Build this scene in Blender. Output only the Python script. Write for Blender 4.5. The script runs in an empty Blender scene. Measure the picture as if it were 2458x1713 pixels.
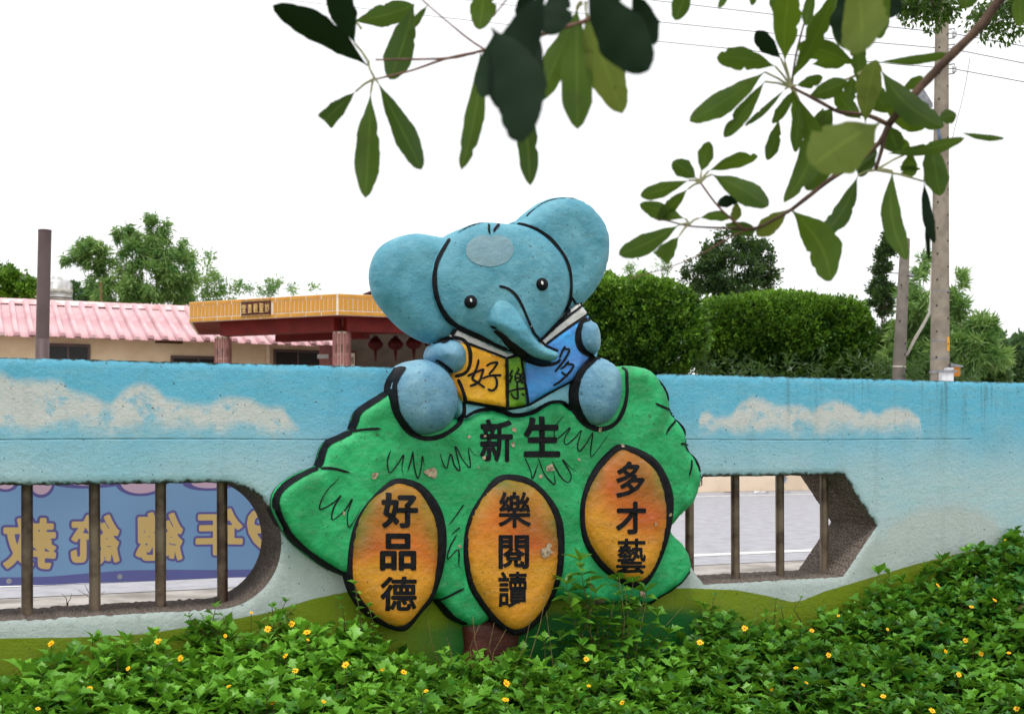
import bpy, bmesh, math, random
import numpy as np
from mathutils import Vector, Matrix
from mathutils.geometry import delaunay_2d_cdt
from mathutils.bvhtree import BVHTree

random.seed(7)
RNG = np.random.default_rng(7)
scene = bpy.context.scene
COL = scene.collection
rad = math.radians

# ------------------------------------------------------------------ camera, sky, sun, exposure
EYE = 1.05                      # eye height above the road, metres
FPX, CX, HZ = 2390.0, 1229.0, 1054.5   # scale in photo pixels, centre column, horizon row
SD = 3005.0 / 2390.0                   # depth factor of the 44 mm lens
cam_d = bpy.data.cameras.new('Camera')
cam_d.lens, cam_d.sensor_width, cam_d.sensor_fit = 35.0 * SD, 36.0, 'HORIZONTAL'
cam_d.shift_y = (HZ - 856.5) / 2458.0
cam_d.clip_start, cam_d.clip_end = 0.05, 2000
cam_d.dof.use_dof = True
cam_d.dof.focus_distance = 5.8
cam_d.dof.aperture_fstop = 7.1
cam = bpy.data.objects.new('Camera', cam_d)
COL.objects.link(cam)
cam.location = (0, 0, EYE)
cam.rotation_euler = (rad(90), 0, 0)
scene.camera = cam

SUN_EL, SUN_AZ = 70.0, -165.0    # azimuth clockwise from +Y: behind the camera, to the left
world = bpy.data.worlds.new('World')
scene.world = world
world.use_nodes = True
wn = world.node_tree
wn.nodes.clear()
sky_n = wn.nodes.new('ShaderNodeTexSky')
sky_n.sky_type = 'NISHITA'
sky_n.sun_disc = False
sky_n.sun_elevation = rad(SUN_EL)
sky_n.sun_rotation = rad(SUN_AZ)
sky_n.air_density, sky_n.dust_density, sky_n.ozone_density = 1.0, 1.0, 1.0
hs = wn.nodes.new('ShaderNodeHueSaturation')
hs.inputs['Saturation'].default_value = 0.10     # overcast: a white sheet of cloud
bg = wn.nodes.new('ShaderNodeBackground')
bg.inputs['Strength'].default_value = 0.15
wo = wn.nodes.new('ShaderNodeOutputWorld')
deck = wn.nodes.new('ShaderNodeMix')              # an even, bright deck of cloud over the clear sky
deck.data_type = 'RGBA'
deck.inputs['Factor'].default_value = 0.85
cn = wn.nodes.new('ShaderNodeTexNoise')
cn.inputs['Scale'].default_value = 2.2
cn.inputs['Detail'].default_value = 4
ctc = wn.nodes.new('ShaderNodeTexCoord')
wn.links.new(ctc.outputs['Generated'], cn.inputs['Vector'])
cmx = wn.nodes.new('ShaderNodeMix')
cmx.data_type = 'RGBA'
cmx.inputs['A'].default_value = (5.2, 5.3, 5.42, 1)
cmx.inputs['B'].default_value = (6.7, 6.7, 6.7, 1)
wn.links.new(cn.outputs['Fac'], cmx.inputs['Factor'])
wn.links.new(cmx.outputs['Result'], deck.inputs['B'])
wn.links.new(sky_n.outputs[0], hs.inputs['Color'])
wn.links.new(hs.outputs[0], deck.inputs['A'])
wn.links.new(deck.outputs['Result'], bg.inputs['Color'])
wn.links.new(bg.outputs[0], wo.inputs['Surface'])

sun_d = bpy.data.lights.new('sun', 'SUN')
sun_d.energy, sun_d.angle, sun_d.color = 1.5, rad(14), (1.0, 0.97, 0.92)
sun = bpy.data.objects.new('sun', sun_d)
COL.objects.link(sun)
sdir = Vector((math.sin(rad(SUN_AZ)) * math.cos(rad(SUN_EL)), math.cos(rad(SUN_AZ)) * math.cos(rad(SUN_EL)), math.sin(rad(SUN_EL))))
sun.rotation_euler = sdir.to_track_quat('Z', 'Y').to_euler()

scene.view_settings.view_transform = 'Standard'
scene.view_settings.look = 'None'
scene.view_settings.exposure = 0.5
scene.view_settings.gamma = 1.0
scene.view_settings.use_curve_mapping = False
scene.cycles.max_bounces = 8
scene.cycles.transparent_max_bounces = 6

# ------------------------------------------------------------------ coordinates
TA = 0.4447
ALPHA = math.atan(TA)
CA, SA = math.cos(ALPHA), math.sin(ALPHA)
PXM = 4.5 / FPX                 # metres per photo pixel on the wall
WY = 4.5 * SD                   # the wall's distance straight ahead
CAM_L = np.array([-WY * SA, -WY * CA, EYE])   # camera seen from the wall's own frame
K = 2458.0 / 2296.0


def P(px, py, Y):
    return Vector(((px - CX) / FPX * Y, Y * SD, EYE + (HZ - py) / FPX * Y))


def D(px, py, Y):
    return P(px * K, py * K, Y)


def wall_ray(px, py):
    d = np.array([(px - CX) / FPX, SD, (HZ - py) / FPX])
    return np.array([d[0] * CA + d[1] * SA, -d[0] * SA + d[1] * CA, d[2]])


def tr(px, py, w=0.0):
    """photo pixel -> (u, z) on the plane w metres in front of the wall"""
    d = wall_ray(px, py)
    t = (-w - CAM_L[1]) / d[1]
    return (CAM_L[0] + d[0] * t, CAM_L[2] + d[2] * t)


def trd(px, py, w=0.0):
    return tr(px * K, py * K, w)


def W(u, y, z):
    """wall frame -> world"""
    return Vector((u * CA - y * SA, WY + u * SA + y * CA, z))


def zoom(ox, oy, s):
    return lambda pts: [(ox + x / s, oy + y / s) for x, y in pts]


R1 = zoom(850, 440, 2.58)
R2 = zoom(620, 900, 2.2217)
R3 = zoom(1080, 900, 2.2219)
RB = zoom(1100, 820, 7.175)
DD = zoom(0, 0, 1 / K)

# ------------------------------------------------------------------ materials


def lin(r, g, b):
    f = lambda v: (v / 255 / 12.92) if v / 255 <= 0.04045 else ((v / 255 + 0.055) / 1.055) ** 2.4
    return (f(r), f(g), f(b), 1)


class NT:
    def __init__(self, name):
        self.m = bpy.data.materials.new(name)
        self.m.use_nodes = True
        self.t = self.m.node_tree
        self.bsdf = self.t.nodes['Principled BSDF']
        self.out = self.t.nodes['Material Output']

    def n(self, kind, **kw):
        nd = self.t.nodes.new(kind)
        for k, v in kw.items():
            setattr(nd, k, v)
        return nd

    def l(self, a, b):
        self.t.links.new(a, b)

    def mix(self, fac, a, b):
        nd = self.n('ShaderNodeMix', data_type='RGBA')
        for sock, v in ((nd.inputs['Factor'], fac), (nd.inputs['A'], a), (nd.inputs['B'], b)):
            if hasattr(v, 'is_linked'):
                self.l(v, sock)
            else:
                sock.default_value = v
        return nd.outputs['Result']

    def math(self, op, a, b=0.0, c=None, clamp=False):
        nd = self.n('ShaderNodeMath', operation=op, use_clamp=clamp)
        for i, v in enumerate((a, b, c)):
            if v is None:
                continue
            if hasattr(v, 'is_linked'):
                self.l(v, nd.inputs[i])
            else:
                nd.inputs[i].default_value = v
        return nd.outputs[0]

    def ss(self, x, lo, hi):
        nd = self.n('ShaderNodeMapRange', interpolation_type='SMOOTHSTEP')
        self.l(x, nd.inputs[0])
        nd.inputs[1].default_value, nd.inputs[2].default_value = lo, hi
        return nd.outputs[0]

    def noise(self, scale, detail=4, rough=0.55, vec=None, dist=0.0):
        nd = self.n('ShaderNodeTexNoise')
        nd.inputs['Scale'].default_value = scale
        nd.inputs['Detail'].default_value = detail
        nd.inputs['Roughness'].default_value = rough
        nd.inputs['Distortion'].default_value = dist
        self.l(vec if vec is not None else self.coord(), nd.inputs['Vector'])
        return nd.outputs['Fac']

    def coord(self):
        if not hasattr(self, '_co'):
            self._co = self.n('ShaderNodeTexCoord').outputs['Object']
        return self._co

    def scaled(self, sx, sy, sz):
        mp = self.n('ShaderNodeMapping')
        mp.inputs['Scale'].default_value = (sx, sy, sz)
        self.l(self.coord(), mp.inputs['Vector'])
        return mp.outputs[0]

    def attr(self, name):
        a = self.n('ShaderNodeAttribute', attribute_name=name)
        return a

    def bump(self, h, strength, dist):
        b = self.n('ShaderNodeBump')
        b.inputs['Strength'].default_value = strength
        b.inputs['Distance'].default_value = dist
        self.l(h, b.inputs['Height'])
        if self.bsdf.inputs['Normal'].is_linked:
            self.l(self.bsdf.inputs['Normal'].links[0].from_socket, b.inputs['Normal'])
        self.l(b.outputs[0], self.bsdf.inputs['Normal'])

    def col(self, c):
        if hasattr(c, 'is_linked'):
            self.l(c, self.bsdf.inputs['Base Color'])
        else:
            self.bsdf.inputs['Base Color'].default_value = c

    def rough(self, v, spec=0.5):
        self.bsdf.inputs['Roughness'].default_value = v
        self.bsdf.inputs['Specular IOR Level'].default_value = spec


def simple(name, a, b=None, scale=8.0, rough=0.7, bump=0.0, bscale=80.0, bdist=0.003, spec=0.3, lo=0.35, hi=0.68, metal=0.0):
    t = NT(name)
    t.rough(rough, spec)
    t.bsdf.inputs['Metallic'].default_value = metal
    if b is None:
        b = tuple(x * 0.8 for x in a[:3]) + (1,)
    t.col(t.mix(t.ss(t.noise(scale), lo, hi), a, b))
    if bump:
        t.bump(t.noise(bscale, 5, 0.65), bump, bdist)
    return t.m


def paint(name, a, b, scale=7.0, attr=False, specks=True, rough=0.55, bump=0.35):
    """brushed outdoor paint on hand-trowelled cement"""
    t = NT(name)
    t.rough(rough, 0.35)
    base = t.mix(t.ss(t.noise(scale, 5, 0.6, dist=0.6), 0.33, 0.7), a, b)
    if attr:
        base = t.mix(t.math('MULTIPLY', t.ss(t.noise(scale * 2, 5), 0.35, 0.7), 0.22), t.attr('Col').outputs['Color'], b)
    streak = t.ss(t.noise(1.0, 4, 0.6, vec=t.scaled(18, 18, 70)), 0.45, 0.75)
    base = t.mix(t.math('MULTIPLY', streak, 0.06), base, (0.75, 0.8, 0.78, 1))
    if specks:
        sp = t.ss(t.noise(75, 2, 0.5), 0.685, 0.71)
        base = t.mix(t.math('MULTIPLY', sp, 0.8), base, lin(60, 55, 45))
    grime = t.ss(t.noise(2.6, 6, 0.7), 0.5, 0.85)
    base = t.mix(t.math('MULTIPLY', grime, 0.28), base, lin(70, 75, 62))
    t.col(base)
    fine = t.ss(t.noise(120, 5, 0.7), 0.25, 0.75)
    base = t.mix(t.math('MULTIPLY', fine, 0.22), base, t.mix(0.5, base, (0.02, 0.03, 0.03, 1)))
    big = t.ss(t.noise(3.2, 3, 0.5), 0.38, 0.66)
    base = t.mix(t.math('MULTIPLY', big, 0.3), base, a)
    t.col(base)
    t.bump(t.noise(11, 4, 0.55), 0.7, 0.02)
    t.bump(t.noise(60, 6, 0.75), bump * 1.2, 0.006)
    return t.m


M = {}
M['eleph'] = paint('elephant_blue', lin(76, 146, 168), lin(108, 172, 190))
M['limb'] = paint('limb_blue', lin(86, 138, 168), lin(128, 174, 194))
M['patch'] = paint('patch_grey', lin(128, 160, 172), lin(112, 152, 168), specks=False)
M['green'] = paint('foliage_green', lin(18, 142, 78), lin(44, 186, 114))
M['mango'] = paint('mango_paint', lin(230, 150, 40), lin(200, 110, 30), attr=True)
M['panel'] = paint('panel_sky', lin(110, 190, 220), lin(150, 205, 222), specks=False)
M['yellow'] = paint('book_yellow', lin(232, 176, 30), lin(225, 140, 25), scale=5, specks=False)
M['spine'] = paint('book_green', lin(110, 160, 25), lin(40, 120, 30), scale=9, specks=False)
M['bookblue'] = paint('book_blue', lin(78, 134, 214), lin(60, 172, 242), scale=5, specks=False)
M['page'] = paint('page_white', lin(205, 205, 200), lin(190, 192, 190), specks=False)
M['black'] = simple('black_paint', lin(14, 14, 18), lin(26, 27, 32), 30, 0.65, 0.5, 90, 0.003, spec=0.15)
M['trunkpaint'] = paint('trunk_paint', lin(92, 36, 22), lin(60, 24, 16))
M['white'] = simple('white_dab', lin(225, 225, 220), lin(200, 200, 200), 20, 0.5)
M['chip'] = simple('bare_cement', lin(190, 170, 145), lin(120, 105, 88), 60, 0.95, 0.8, 120, 0.004)
M['pipe'] = simple('rusty_steel', lin(128, 112, 94), lin(70, 50, 38), 9, 0.38, 0.4, 60, 0.002, 0.6, metal=0.35)


def wall_paint():
    t = NT('mural_wall')
    t.rough(0.62, 0.3)
    a_h = t.attr('hill').outputs['Fac']
    a_c = t.attr('cloud').outputs['Fac']
    a_b = t.attr('cbot').outputs['Fac']
    a_v = t.attr('vert').outputs['Fac']
    a_w = t.attr('white').outputs['Fac']
    fine = t.math('SUBTRACT', t.noise(26, 5, 0.65), 0.5)
    mid = t.math('SUBTRACT', t.noise(6, 5, 0.6), 0.5)
    big = t.math('SUBTRACT', t.noise(2.1, 4, 0.55), 0.5)
    # sky: deep blue at the top, paling downwards, brushed
    g = t.math('ADD', a_v, t.math('MULTIPLY', big, 0.55))
    sky = t.mix(t.ss(g, 0.02, 0.85), lin(178, 206, 212), lin(102, 188, 220))
    br = t.noise(1.0, 4, 0.6, vec=t.scaled(6, 6, 26))
    sky = t.mix(t.math('MULTIPLY', t.ss(br, 0.42, 0.7), 0.35), sky, lin(142, 198, 212))
    wh = t.ss(t.math('ADD', a_w, t.math('MULTIPLY', mid, 0.5)), 0.25, 0.9)
    sky = t.mix(wh, sky, lin(186, 198, 196))
    cd = t.math('ADD', a_c, t.math('ADD', t.math('MULTIPLY', fine, 0.03), t.math('MULTIPLY', mid, 0.035)))
    ctop = t.ss(cd, -0.014, 0.034)
    cbot = t.ss(t.math('ADD', a_b, t.math('MULTIPLY', mid, 0.22)), 0.0, 0.085)
    thin = t.ss(t.math('ADD', t.noise(11, 5, 0.65), t.math('MULTIPLY', big, 0.5)), 0.35, 0.50)
    solid = t.math('MAXIMUM', thin, t.math('SUBTRACT', 1.0, t.ss(cd, 0.012, 0.05)))
    cl = t.math('MULTIPLY', t.math('MULTIPLY', ctop, cbot), t.math('MULTIPLY_ADD', solid, 0.62, 0.2))
    sky = t.mix(cl, sky, lin(224, 218, 210))
    # hills at the foot
    hd = t.math('ADD', a_h, t.math('MULTIPLY', fine, 0.006))
    hm = t.ss(hd, -0.002, 0.002)
    low = t.ss(t.math('ADD', t.attr('hgreen').outputs['Fac'], t.math('MULTIPLY', mid, 0.3)), 0.2, 0.8)
    hill = t.mix(low, lin(118, 138, 10), lin(16, 106, 36))
    base = t.mix(hm, sky, hill)
    # dirt: drips from the coping, specks, grime
    drip = t.ss(t.noise(1.0, 5, 0.7, vec=t.scaled(17, 17, 0.8)), 0.52, 0.66)
    dm = t.math('MULTIPLY', t.math('MULTIPLY', drip, t.attr('drip').outputs['Fac']), 0.55)
    base = t.mix(dm, base, lin(70, 78, 66))
    edge = t.ss(t.math('ADD', t.attr('edge').outputs['Fac'], t.math('MULTIPLY', fine, 0.9)), 0.62, 0.95)
    base = t.mix(edge, base, lin(40, 46, 30))
    sp = t.ss(t.noise(60, 2, 0.5), 0.685, 0.71)
    base = t.mix(t.math('MULTIPLY', sp, 0.75), base, lin(55, 50, 42))
    gr = t.ss(t.noise(3.3, 6, 0.7), 0.52, 0.85)
    base = t.mix(t.math('MULTIPLY', gr, 0.3), base, lin(96, 100, 88))
    fn = t.ss(t.noise(110, 5, 0.7), 0.25, 0.75)
    base = t.mix(t.math('MULTIPLY', fn, 0.2), base, t.mix(0.5, base, (0.03, 0.04, 0.04, 1)))
    drop_ = t.ss(t.noise(1.0, 5, 0.65, vec=t.scaled(9, 9, 0.6)), 0.5, 0.75)
    base = t.mix(t.math('MULTIPLY', drop_, 0.14), base, lin(80, 90, 86))
    t.col(base)
    t.bump(t.noise(5, 3, 0.5), 0.5, 0.02)
    t.bump(t.noise(42, 7, 0.78), 1.0, 0.008)
    t.bump(t.noise(1.0, 5, 0.6, vec=t.scaled(20, 20, 90)), 0.18, 0.004)
    return t.m


M['wall'] = wall_paint()


def aggregate():
    t = NT('exposed_aggregate')
    t.rough(0.9, 0.2)
    v = t.n('ShaderNodeTexVoronoi')
    v.inputs['Scale'].default_value = 150
    t.l(t.coord(), v.inputs['Vector'])
    c = t.mix(t.ss(v.outputs['Distance'], 0.1, 0.6), lin(172, 160, 150), lin(98, 88, 80))
    c = t.mix(t.math('MULTIPLY', t.ss(t.noise(120, 3), 0.5, 0.62), 0.7), c, lin(70, 52, 46))
    c = t.mix(t.math('MULTIPLY', t.ss(t.noise(4, 5), 0.45, 0.75), 0.5), c, lin(60, 58, 44))
    t.col(c)
    t.bump(v.outputs['Distance'], 0.8, 0.006)
    return t.m


M['agg'] = aggregate()


def leaf_mat(name, a, b, trans=0.35, rough=0.45, tcol=None, spec=0.3, veins=False):
    t = NT(name)
    t.rough(rough, spec)
    rnd = t.attr('rnd').outputs['Fac']
    c = t.mix(rnd, a, b)
    c = t.mix(t.math('MULTIPLY', t.ss(t.noise(14, 3), 0.4, 0.7), 0.35), c, a)
    if veins:
        vv = t.attr('mid').outputs['Fac']
        c = t.mix(t.math('MULTIPLY', t.ss(vv, 0.86, 0.99), 0.2), c, lin(140, 160, 70))
        c = t.mix(t.math('MULTIPLY', t.ss(t.noise(55, 4, 0.6), 0.60, 0.70), 0.55), c, lin(70, 58, 24))
        c = t.mix(t.math('MULTIPLY', t.ss(t.noise(9, 3, 0.5), 0.42, 0.66), 0.45), c, lin(30, 58, 18))
    t.col(c)
    tb = t.n('ShaderNodeBsdfTranslucent')
    tc = t.mix(0.55, c, tcol or lin(130, 170, 40))
    t.l(tc, tb.inputs['Color'])
    mx = t.n('ShaderNodeMixShader')
    mx.inputs[0].default_value = trans
    t.l(t.bsdf.outputs[0], mx.inputs[1])
    t.l(tb.outputs[0], mx.inputs[2])
    t.l(mx.outputs[0], t.out.inputs['Surface'])
    return t.m


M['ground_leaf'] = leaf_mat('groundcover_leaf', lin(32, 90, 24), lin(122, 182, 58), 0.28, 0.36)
M['fg_leaf'] = leaf_mat('overhead_leaf', lin(32, 60, 14), lin(72, 98, 24), 0.42, 0.6, lin(118, 146, 38), spec=0.22, veins=True)
M['fg_pale'] = leaf_mat('overhead_leaf_pale', lin(84, 102, 40), lin(98, 112, 48), 0.40, 0.6, lin(150, 160, 60), spec=0.1, veins=True)
M['fg_dark'] = leaf_mat('overhead_leaf_dark', lin(14, 30, 18), lin(22, 42, 24), 0.10, 0.7, lin(50, 80, 26), spec=0.1)
M['hedge_leaf'] = leaf_mat('hedge_leaf', lin(28, 68, 18), lin(140, 188, 60), 0.22, 0.35)
M['bamboo_leaf'] = leaf_mat('bamboo_leaf', lin(78, 124, 66), lin(176, 204, 124), 0.35, 0.5)  # light bamboo green, paled further to stand for haze
M['far_leaf'] = leaf_mat('far_leaf', lin(66, 96, 66), lin(104, 132, 92), 0.3, 0.6)  # pale grey-green: distance haze put into the leaf colour
M['tree_leaf'] = leaf_mat('tree_leaf', lin(40, 66, 40), lin(76, 104, 58), 0.25, 0.4)
M['bough_leaf'] = leaf_mat('bough_leaf', lin(30, 52, 26), lin(70, 104, 30), 0.3, 0.4)
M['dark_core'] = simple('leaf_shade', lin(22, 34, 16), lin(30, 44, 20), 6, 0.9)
M['bark'] = simple('bark', lin(96, 74, 60), lin(62, 46, 38), 30, 0.85, 0.6, 60, 0.003)
M['twig'] = simple('twig', lin(120, 84, 72), lin(88, 60, 50), 40, 0.6, 0.3, 90, 0.001)
M['petiole'] = simple('petiole', lin(150, 150, 110), lin(120, 120, 80), 40, 0.5)
M['stem'] = simple('green_stem', lin(70, 82, 36), lin(88, 66, 44), 30, 0.6)
M['dry'] = simple('dry_stalk', lin(128, 112, 70), lin(84, 66, 42), 40, 0.8)
M['petal'] = simple('yellow_petal', lin(250, 200, 16), lin(246, 178, 10), 60, 0.5)
M['disc'] = simple('flower_disc', lin(215, 130, 10), lin(180, 95, 8), 90, 0.7)
M['soil'] = simple('soil', lin(58, 44, 34), lin(36, 28, 20), 12, 1.0, 0.8, 40, 0.02)
M['asphalt'] = simple('asphalt', lin(166, 165, 171), lin(150, 149, 155), 6, 0.9, 0.5, 220, 0.004)
M['concrete'] = simple('concrete', lin(172, 166, 160), lin(122, 116, 110), 2.3, 0.9, 0.5, 120, 0.004)
M['roadpaint'] = simple('road_paint', lin(225, 225, 222), lin(205, 205, 202), 9, 0.8)
M['earth'] = simple('far_ground', lin(96, 104, 66), lin(120, 112, 84), 0.6, 1.0)
M['beige'] = simple('beige_plaster', lin(226, 204, 172), lin(212, 188, 154), 2.2, 0.9, 0.25, 30, 0.006)
M['beige2'] = simple('beige_wall', lin(232, 212, 190), lin(218, 198, 174), 1.5, 0.9, 0.25, 30, 0.006)
M['pinkroof'] = simple('pink_sheet', lin(196, 150, 156), lin(208, 174, 178), 1.6, 0.6, 0, spec=0.3)
M['pinkdark'] = simple('ridge_sheet', lin(236, 205, 208), lin(205, 150, 148), 2.5, 0.6)
M['darkwin'] = simple('dark_window', lin(26, 26, 26), lin(34, 34, 34), 4, 0.3)
M['orange'] = simple('orange_tile', lin(206, 146, 44), lin(192, 130, 34), 3, 0.4, spec=0.5)
M['grout'] = simple('grout', lin(236, 226, 208), lin(220, 204, 178), 6, 0.9)
M['redbeam'] = simple('red_beam', lin(122, 30, 24), lin(104, 24, 20), 3, 0.6)
M['coltile'] = simple('column_tile', lin(170, 112, 108), lin(150, 92, 90), 5, 0.45)
M['plaque'] = simple('plaque_brown', lin(84, 36, 24), lin(70, 30, 20), 8, 0.5)
M['gold'] = simple('gold_letters', lin(240, 205, 130), lin(225, 185, 110), 20, 0.5)
M['redlantern'] = simple('red_lantern', lin(92, 16, 14), lin(70, 12, 12), 8, 0.6)
M['poleconc'] = simple('pole_concrete', lin(148, 138, 124), lin(126, 116, 104), 5, 0.9, 0.4, 90, 0.003)
M['poledark'] = simple('pole_weathered', lin(116, 108, 100), lin(98, 92, 86), 5, 0.9, 0.4, 90, 0.003)
M['brownpole'] = simple('brown_steel', lin(92, 76, 74), lin(80, 64, 62), 2, 0.55, spec=0.4)
M['wire'] = simple('wire', lin(84, 86, 100), lin(70, 72, 88), 3, 0.5)
M['rope'] = simple('pale_cable', lin(232, 226, 214), lin(214, 206, 192), 8, 0.7)
M['steel'] = simple('tank_steel', lin(205, 205, 205), lin(170, 165, 160), 4, 0.3, metal=0.4)
M['ochre'] = simple('yellow_plate', lin(226, 160, 30), lin(210, 150, 30), 20, 0.5)
M['boxorange'] = simple('orange_box', lin(206, 132, 44), lin(180, 110, 40), 8, 0.6)
M['greymetal'] = simple('grey_metal', lin(150, 152, 156), lin(120, 122, 128), 10, 0.4, metal=0.3)
M['whiteplast'] = simple('white_plastic', lin(225, 225, 228), lin(205, 205, 210), 10, 0.4)
M['bluepipe'] = simple('lamp_arm_blue', lin(90, 120, 170), lin(150, 165, 190), 10, 0.4)
def vinyl(name, a, b, sc):
    m = simple(name, a, b, sc, 0.55)
    nt = m.node_tree
    bs = nt.nodes['Principled BSDF']
    tb = nt.nodes.new('ShaderNodeBsdfTranslucent')
    nt.links.new(bs.inputs['Base Color'].links[0].from_socket, tb.inputs['Color'])
    mx = nt.nodes.new('ShaderNodeMixShader')
    mx.inputs[0].default_value = 0.5
    nt.links.new(bs.outputs[0], mx.inputs[1])
    nt.links.new(tb.outputs[0], mx.inputs[2])
    nt.links.new(mx.outputs[0], nt.nodes['Material Output'].inputs['Surface'])
    return m


M['banner'] = vinyl('banner_blue', lin(142, 160, 206), lin(128, 148, 200), 1.2)
M['bannerlow'] = vinyl('banner_band', lin(112, 112, 172), lin(104, 106, 168), 2)
M['bpurple'] = vinyl('banner_purple', lin(108, 98, 158), lin(100, 94, 152), 3)
M['byellow'] = vinyl('banner_yellow', lin(204, 172, 104), lin(196, 164, 100), 3)
M['bpink'] = vinyl('banner_pink', lin(208, 176, 196), lin(196, 166, 190), 3)

# ------------------------------------------------------------------ mesh helpers


class MB:
    def __init__(self):
        self.v, self.f = [], []

    def add(self, vs, fs):
        o = len(self.v)
        self.v.extend([tuple(p) for p in vs])
        self.f.extend([tuple(i + o for i in f) for f in fs])
        return self

    def box(self, x0, x1, y0, y1, z0, z1):
        return self.add([(x0, y0, z0), (x1, y0, z0), (x1, y1, z0), (x0, y1, z0), (x0, y0, z1), (x1, y0, z1), (x1, y1, z1), (x0, y1, z1)],
                        [(0, 3, 2, 1), (4, 5, 6, 7), (0, 1, 5, 4), (1, 2, 6, 5), (2, 3, 7, 6), (3, 0, 4, 7)])

    def tube(self, pts, radii, n=8, cap=True):
        pts = [Vector(p) for p in pts]
        if not hasattr(radii, '__len__'):
            radii = [radii] * len(pts)
        rings, vs, fs = [], [], []
        up = Vector((0.31, 0.17, 0.93))
        for i, p in enumerate(pts):
            d = (pts[min(i + 1, len(pts) - 1)] - pts[max(i - 1, 0)]).normalized()
            a = d.cross(up)
            if a.length < 1e-3:
                a = d.cross(Vector((1, 0, 0)))
            a.normalize()
            b = a.cross(d)
            for k in range(n):
                t = 2 * math.pi * k / n
                vs.append(p + (a * math.cos(t) + b * math.sin(t)) * radii[i])
        for i in range(len(pts) - 1):
            for k in range(n):
                k2 = (k + 1) % n
                fs.append((i * n + k, i * n + k2, (i + 1) * n + k2, (i + 1) * n + k))
        if cap:
            fs.append(tuple(range(n - 1, -1, -1)))
            fs.append(tuple((len(pts) - 1) * n + k for k in range(n)))
        return self.add(vs, fs)

    def prism(self, pts, z0, z1):
        """plan polygon extruded upwards"""
        n = len(pts)
        return self.add([(x, y, z0) for x, y in pts] + [(x, y, z1) for x, y in pts],
                        [tuple(range(n - 1, -1, -1)), tuple(range(n, 2 * n))] + [(i, (i + 1) % n, n + (i + 1) % n, n + i) for i in range(n)])


def tag(o, label=None, cat=None, group=None, kind=None):
    if label:
        o['label'] = label
    if cat:
        o['category'] = cat
    if group:
        o['group'] = group
    if kind:
        o['kind'] = kind
    return o


def thing(name, label, cat, loc=(0, 0, 0), rotz=0.0, group=None):
    o = bpy.data.objects.new(name, None)
    COL.objects.link(o)
    o.location = loc
    o.rotation_euler = (0, 0, rotz)
    o.empty_display_size = 0.1
    return tag(o, label, cat, group)


def mesh_of(name, mb, mat, smooth=False):
    me = bpy.data.meshes.new(name)
    me.from_pydata([tuple(map(float, p)) for p in mb.v], [], mb.f)
    if mat is not None:
        me.materials.append(mat)
    if smooth:
        me.shade_smooth()
    me.update()
    return me


def obj(name, data, mat=None, parent=None, off=(0, 0, 0), smooth=False, loc=None, rot=None):
    if isinstance(data, MB):
        if any(off):
            ox, oy, oz = off
            data.v = [(x - ox, y - oy, z - oz) for x, y, z in data.v]
        data = mesh_of(name, data, mat, smooth)
    o = bpy.data.objects.new(name, data)
    COL.objects.link(o)
    if parent is not None:
        o.parent = parent
    if loc is not None:
        o.location = loc
    if rot is not None:
        o.rotation_euler = rot
    return o


def fattr(me, name, vals):
    a = me.attributes.new(name, 'FLOAT', 'POINT')
    a.data.foreach_set('value', np.asarray(vals, dtype=np.float32))


def cattr(me, name, vals):
    a = me.attributes.new(name, 'FLOAT_COLOR', 'POINT')
    a.data.foreach_set('color', np.asarray(vals, dtype=np.float32).ravel())


def np_mesh(name, v, quads, mat, rnd=None, smooth=False):
    me = bpy.data.meshes.new(name)
    v = np.asarray(v, dtype=np.float32)
    quads = np.asarray(quads, dtype=np.int32)
    k = quads.shape[1]
    me.vertices.add(len(v))
    me.vertices.foreach_set('co', v.ravel())
    me.loops.add(quads.size)
    me.loops.foreach_set('vertex_index', quads.ravel())
    me.polygons.add(len(quads))
    me.polygons.foreach_set('loop_start', np.arange(0, quads.size, k, dtype=np.int32))
    me.update(calc_edges=True)
    me.validate()
    me.materials.append(mat)
    if smooth:
        me.shade_smooth()
    if rnd is not None:
        fattr(me, 'rnd', rnd)
    return me


def catmull(pts, step, closed=True):
    p = np.array(pts, dtype=float)
    n = len(p)
    out = []
    rng = range(n) if closed else range(n - 1)
    for i in rng:
        if closed:
            p0, p1, p2, p3 = p[(i - 1) % n], p[i], p[(i + 1) % n], p[(i + 2) % n]
        else:
            p0, p1, p2, p3 = p[max(i - 1, 0)], p[i], p[i + 1], p[min(i + 2, n - 1)]
        L = np.linalg.norm(p2 - p1)
        k = max(1, int(round(L / step)))
        for j in range(k):
            t = j / k
            out.append(0.5 * ((2 * p1) + (-p0 + p2) * t + (2 * p0 - 5 * p1 + 4 * p2 - p3) * t * t + (-p0 + 3 * p1 - 3 * p2 + p3) * t ** 3))
    if not closed:
        out.append(p[-1])
    return np.array(out)


def seg_dist(q, poly, closed=True):
    a = poly
    b = np.roll(poly, -1, axis=0) if closed else None
    if not closed:
        a, b = poly[:-1], poly[1:]
    ab = b - a
    l2 = (ab ** 2).sum(1) + 1e-12
    best = np.full(len(q), 1e9)
    for i in range(0, len(q), 4000):
        qq = q[i:i + 4000]
        t = np.clip(((qq[:, None] - a) * ab).sum(2) / l2, 0, 1)
        d = np.linalg.norm(qq[:, None] - (a + t[..., None] * ab), axis=2).min(1)
        best[i:i + 4000] = d
    return best


def inside(q, poly):
    x, y = q[:, 0], q[:, 1]
    c = np.zeros(len(q), bool)
    j = len(poly) - 1
    for i in range(len(poly)):
        xi, yi, xj, yj = *poly[i], *poly[j]
        hit = ((yi > y) != (yj > y)) & (x < (xj - xi) * (y - yi) / (yj - yi + 1e-15) + xi)
        c ^= hit
        j = i
    return c


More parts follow.
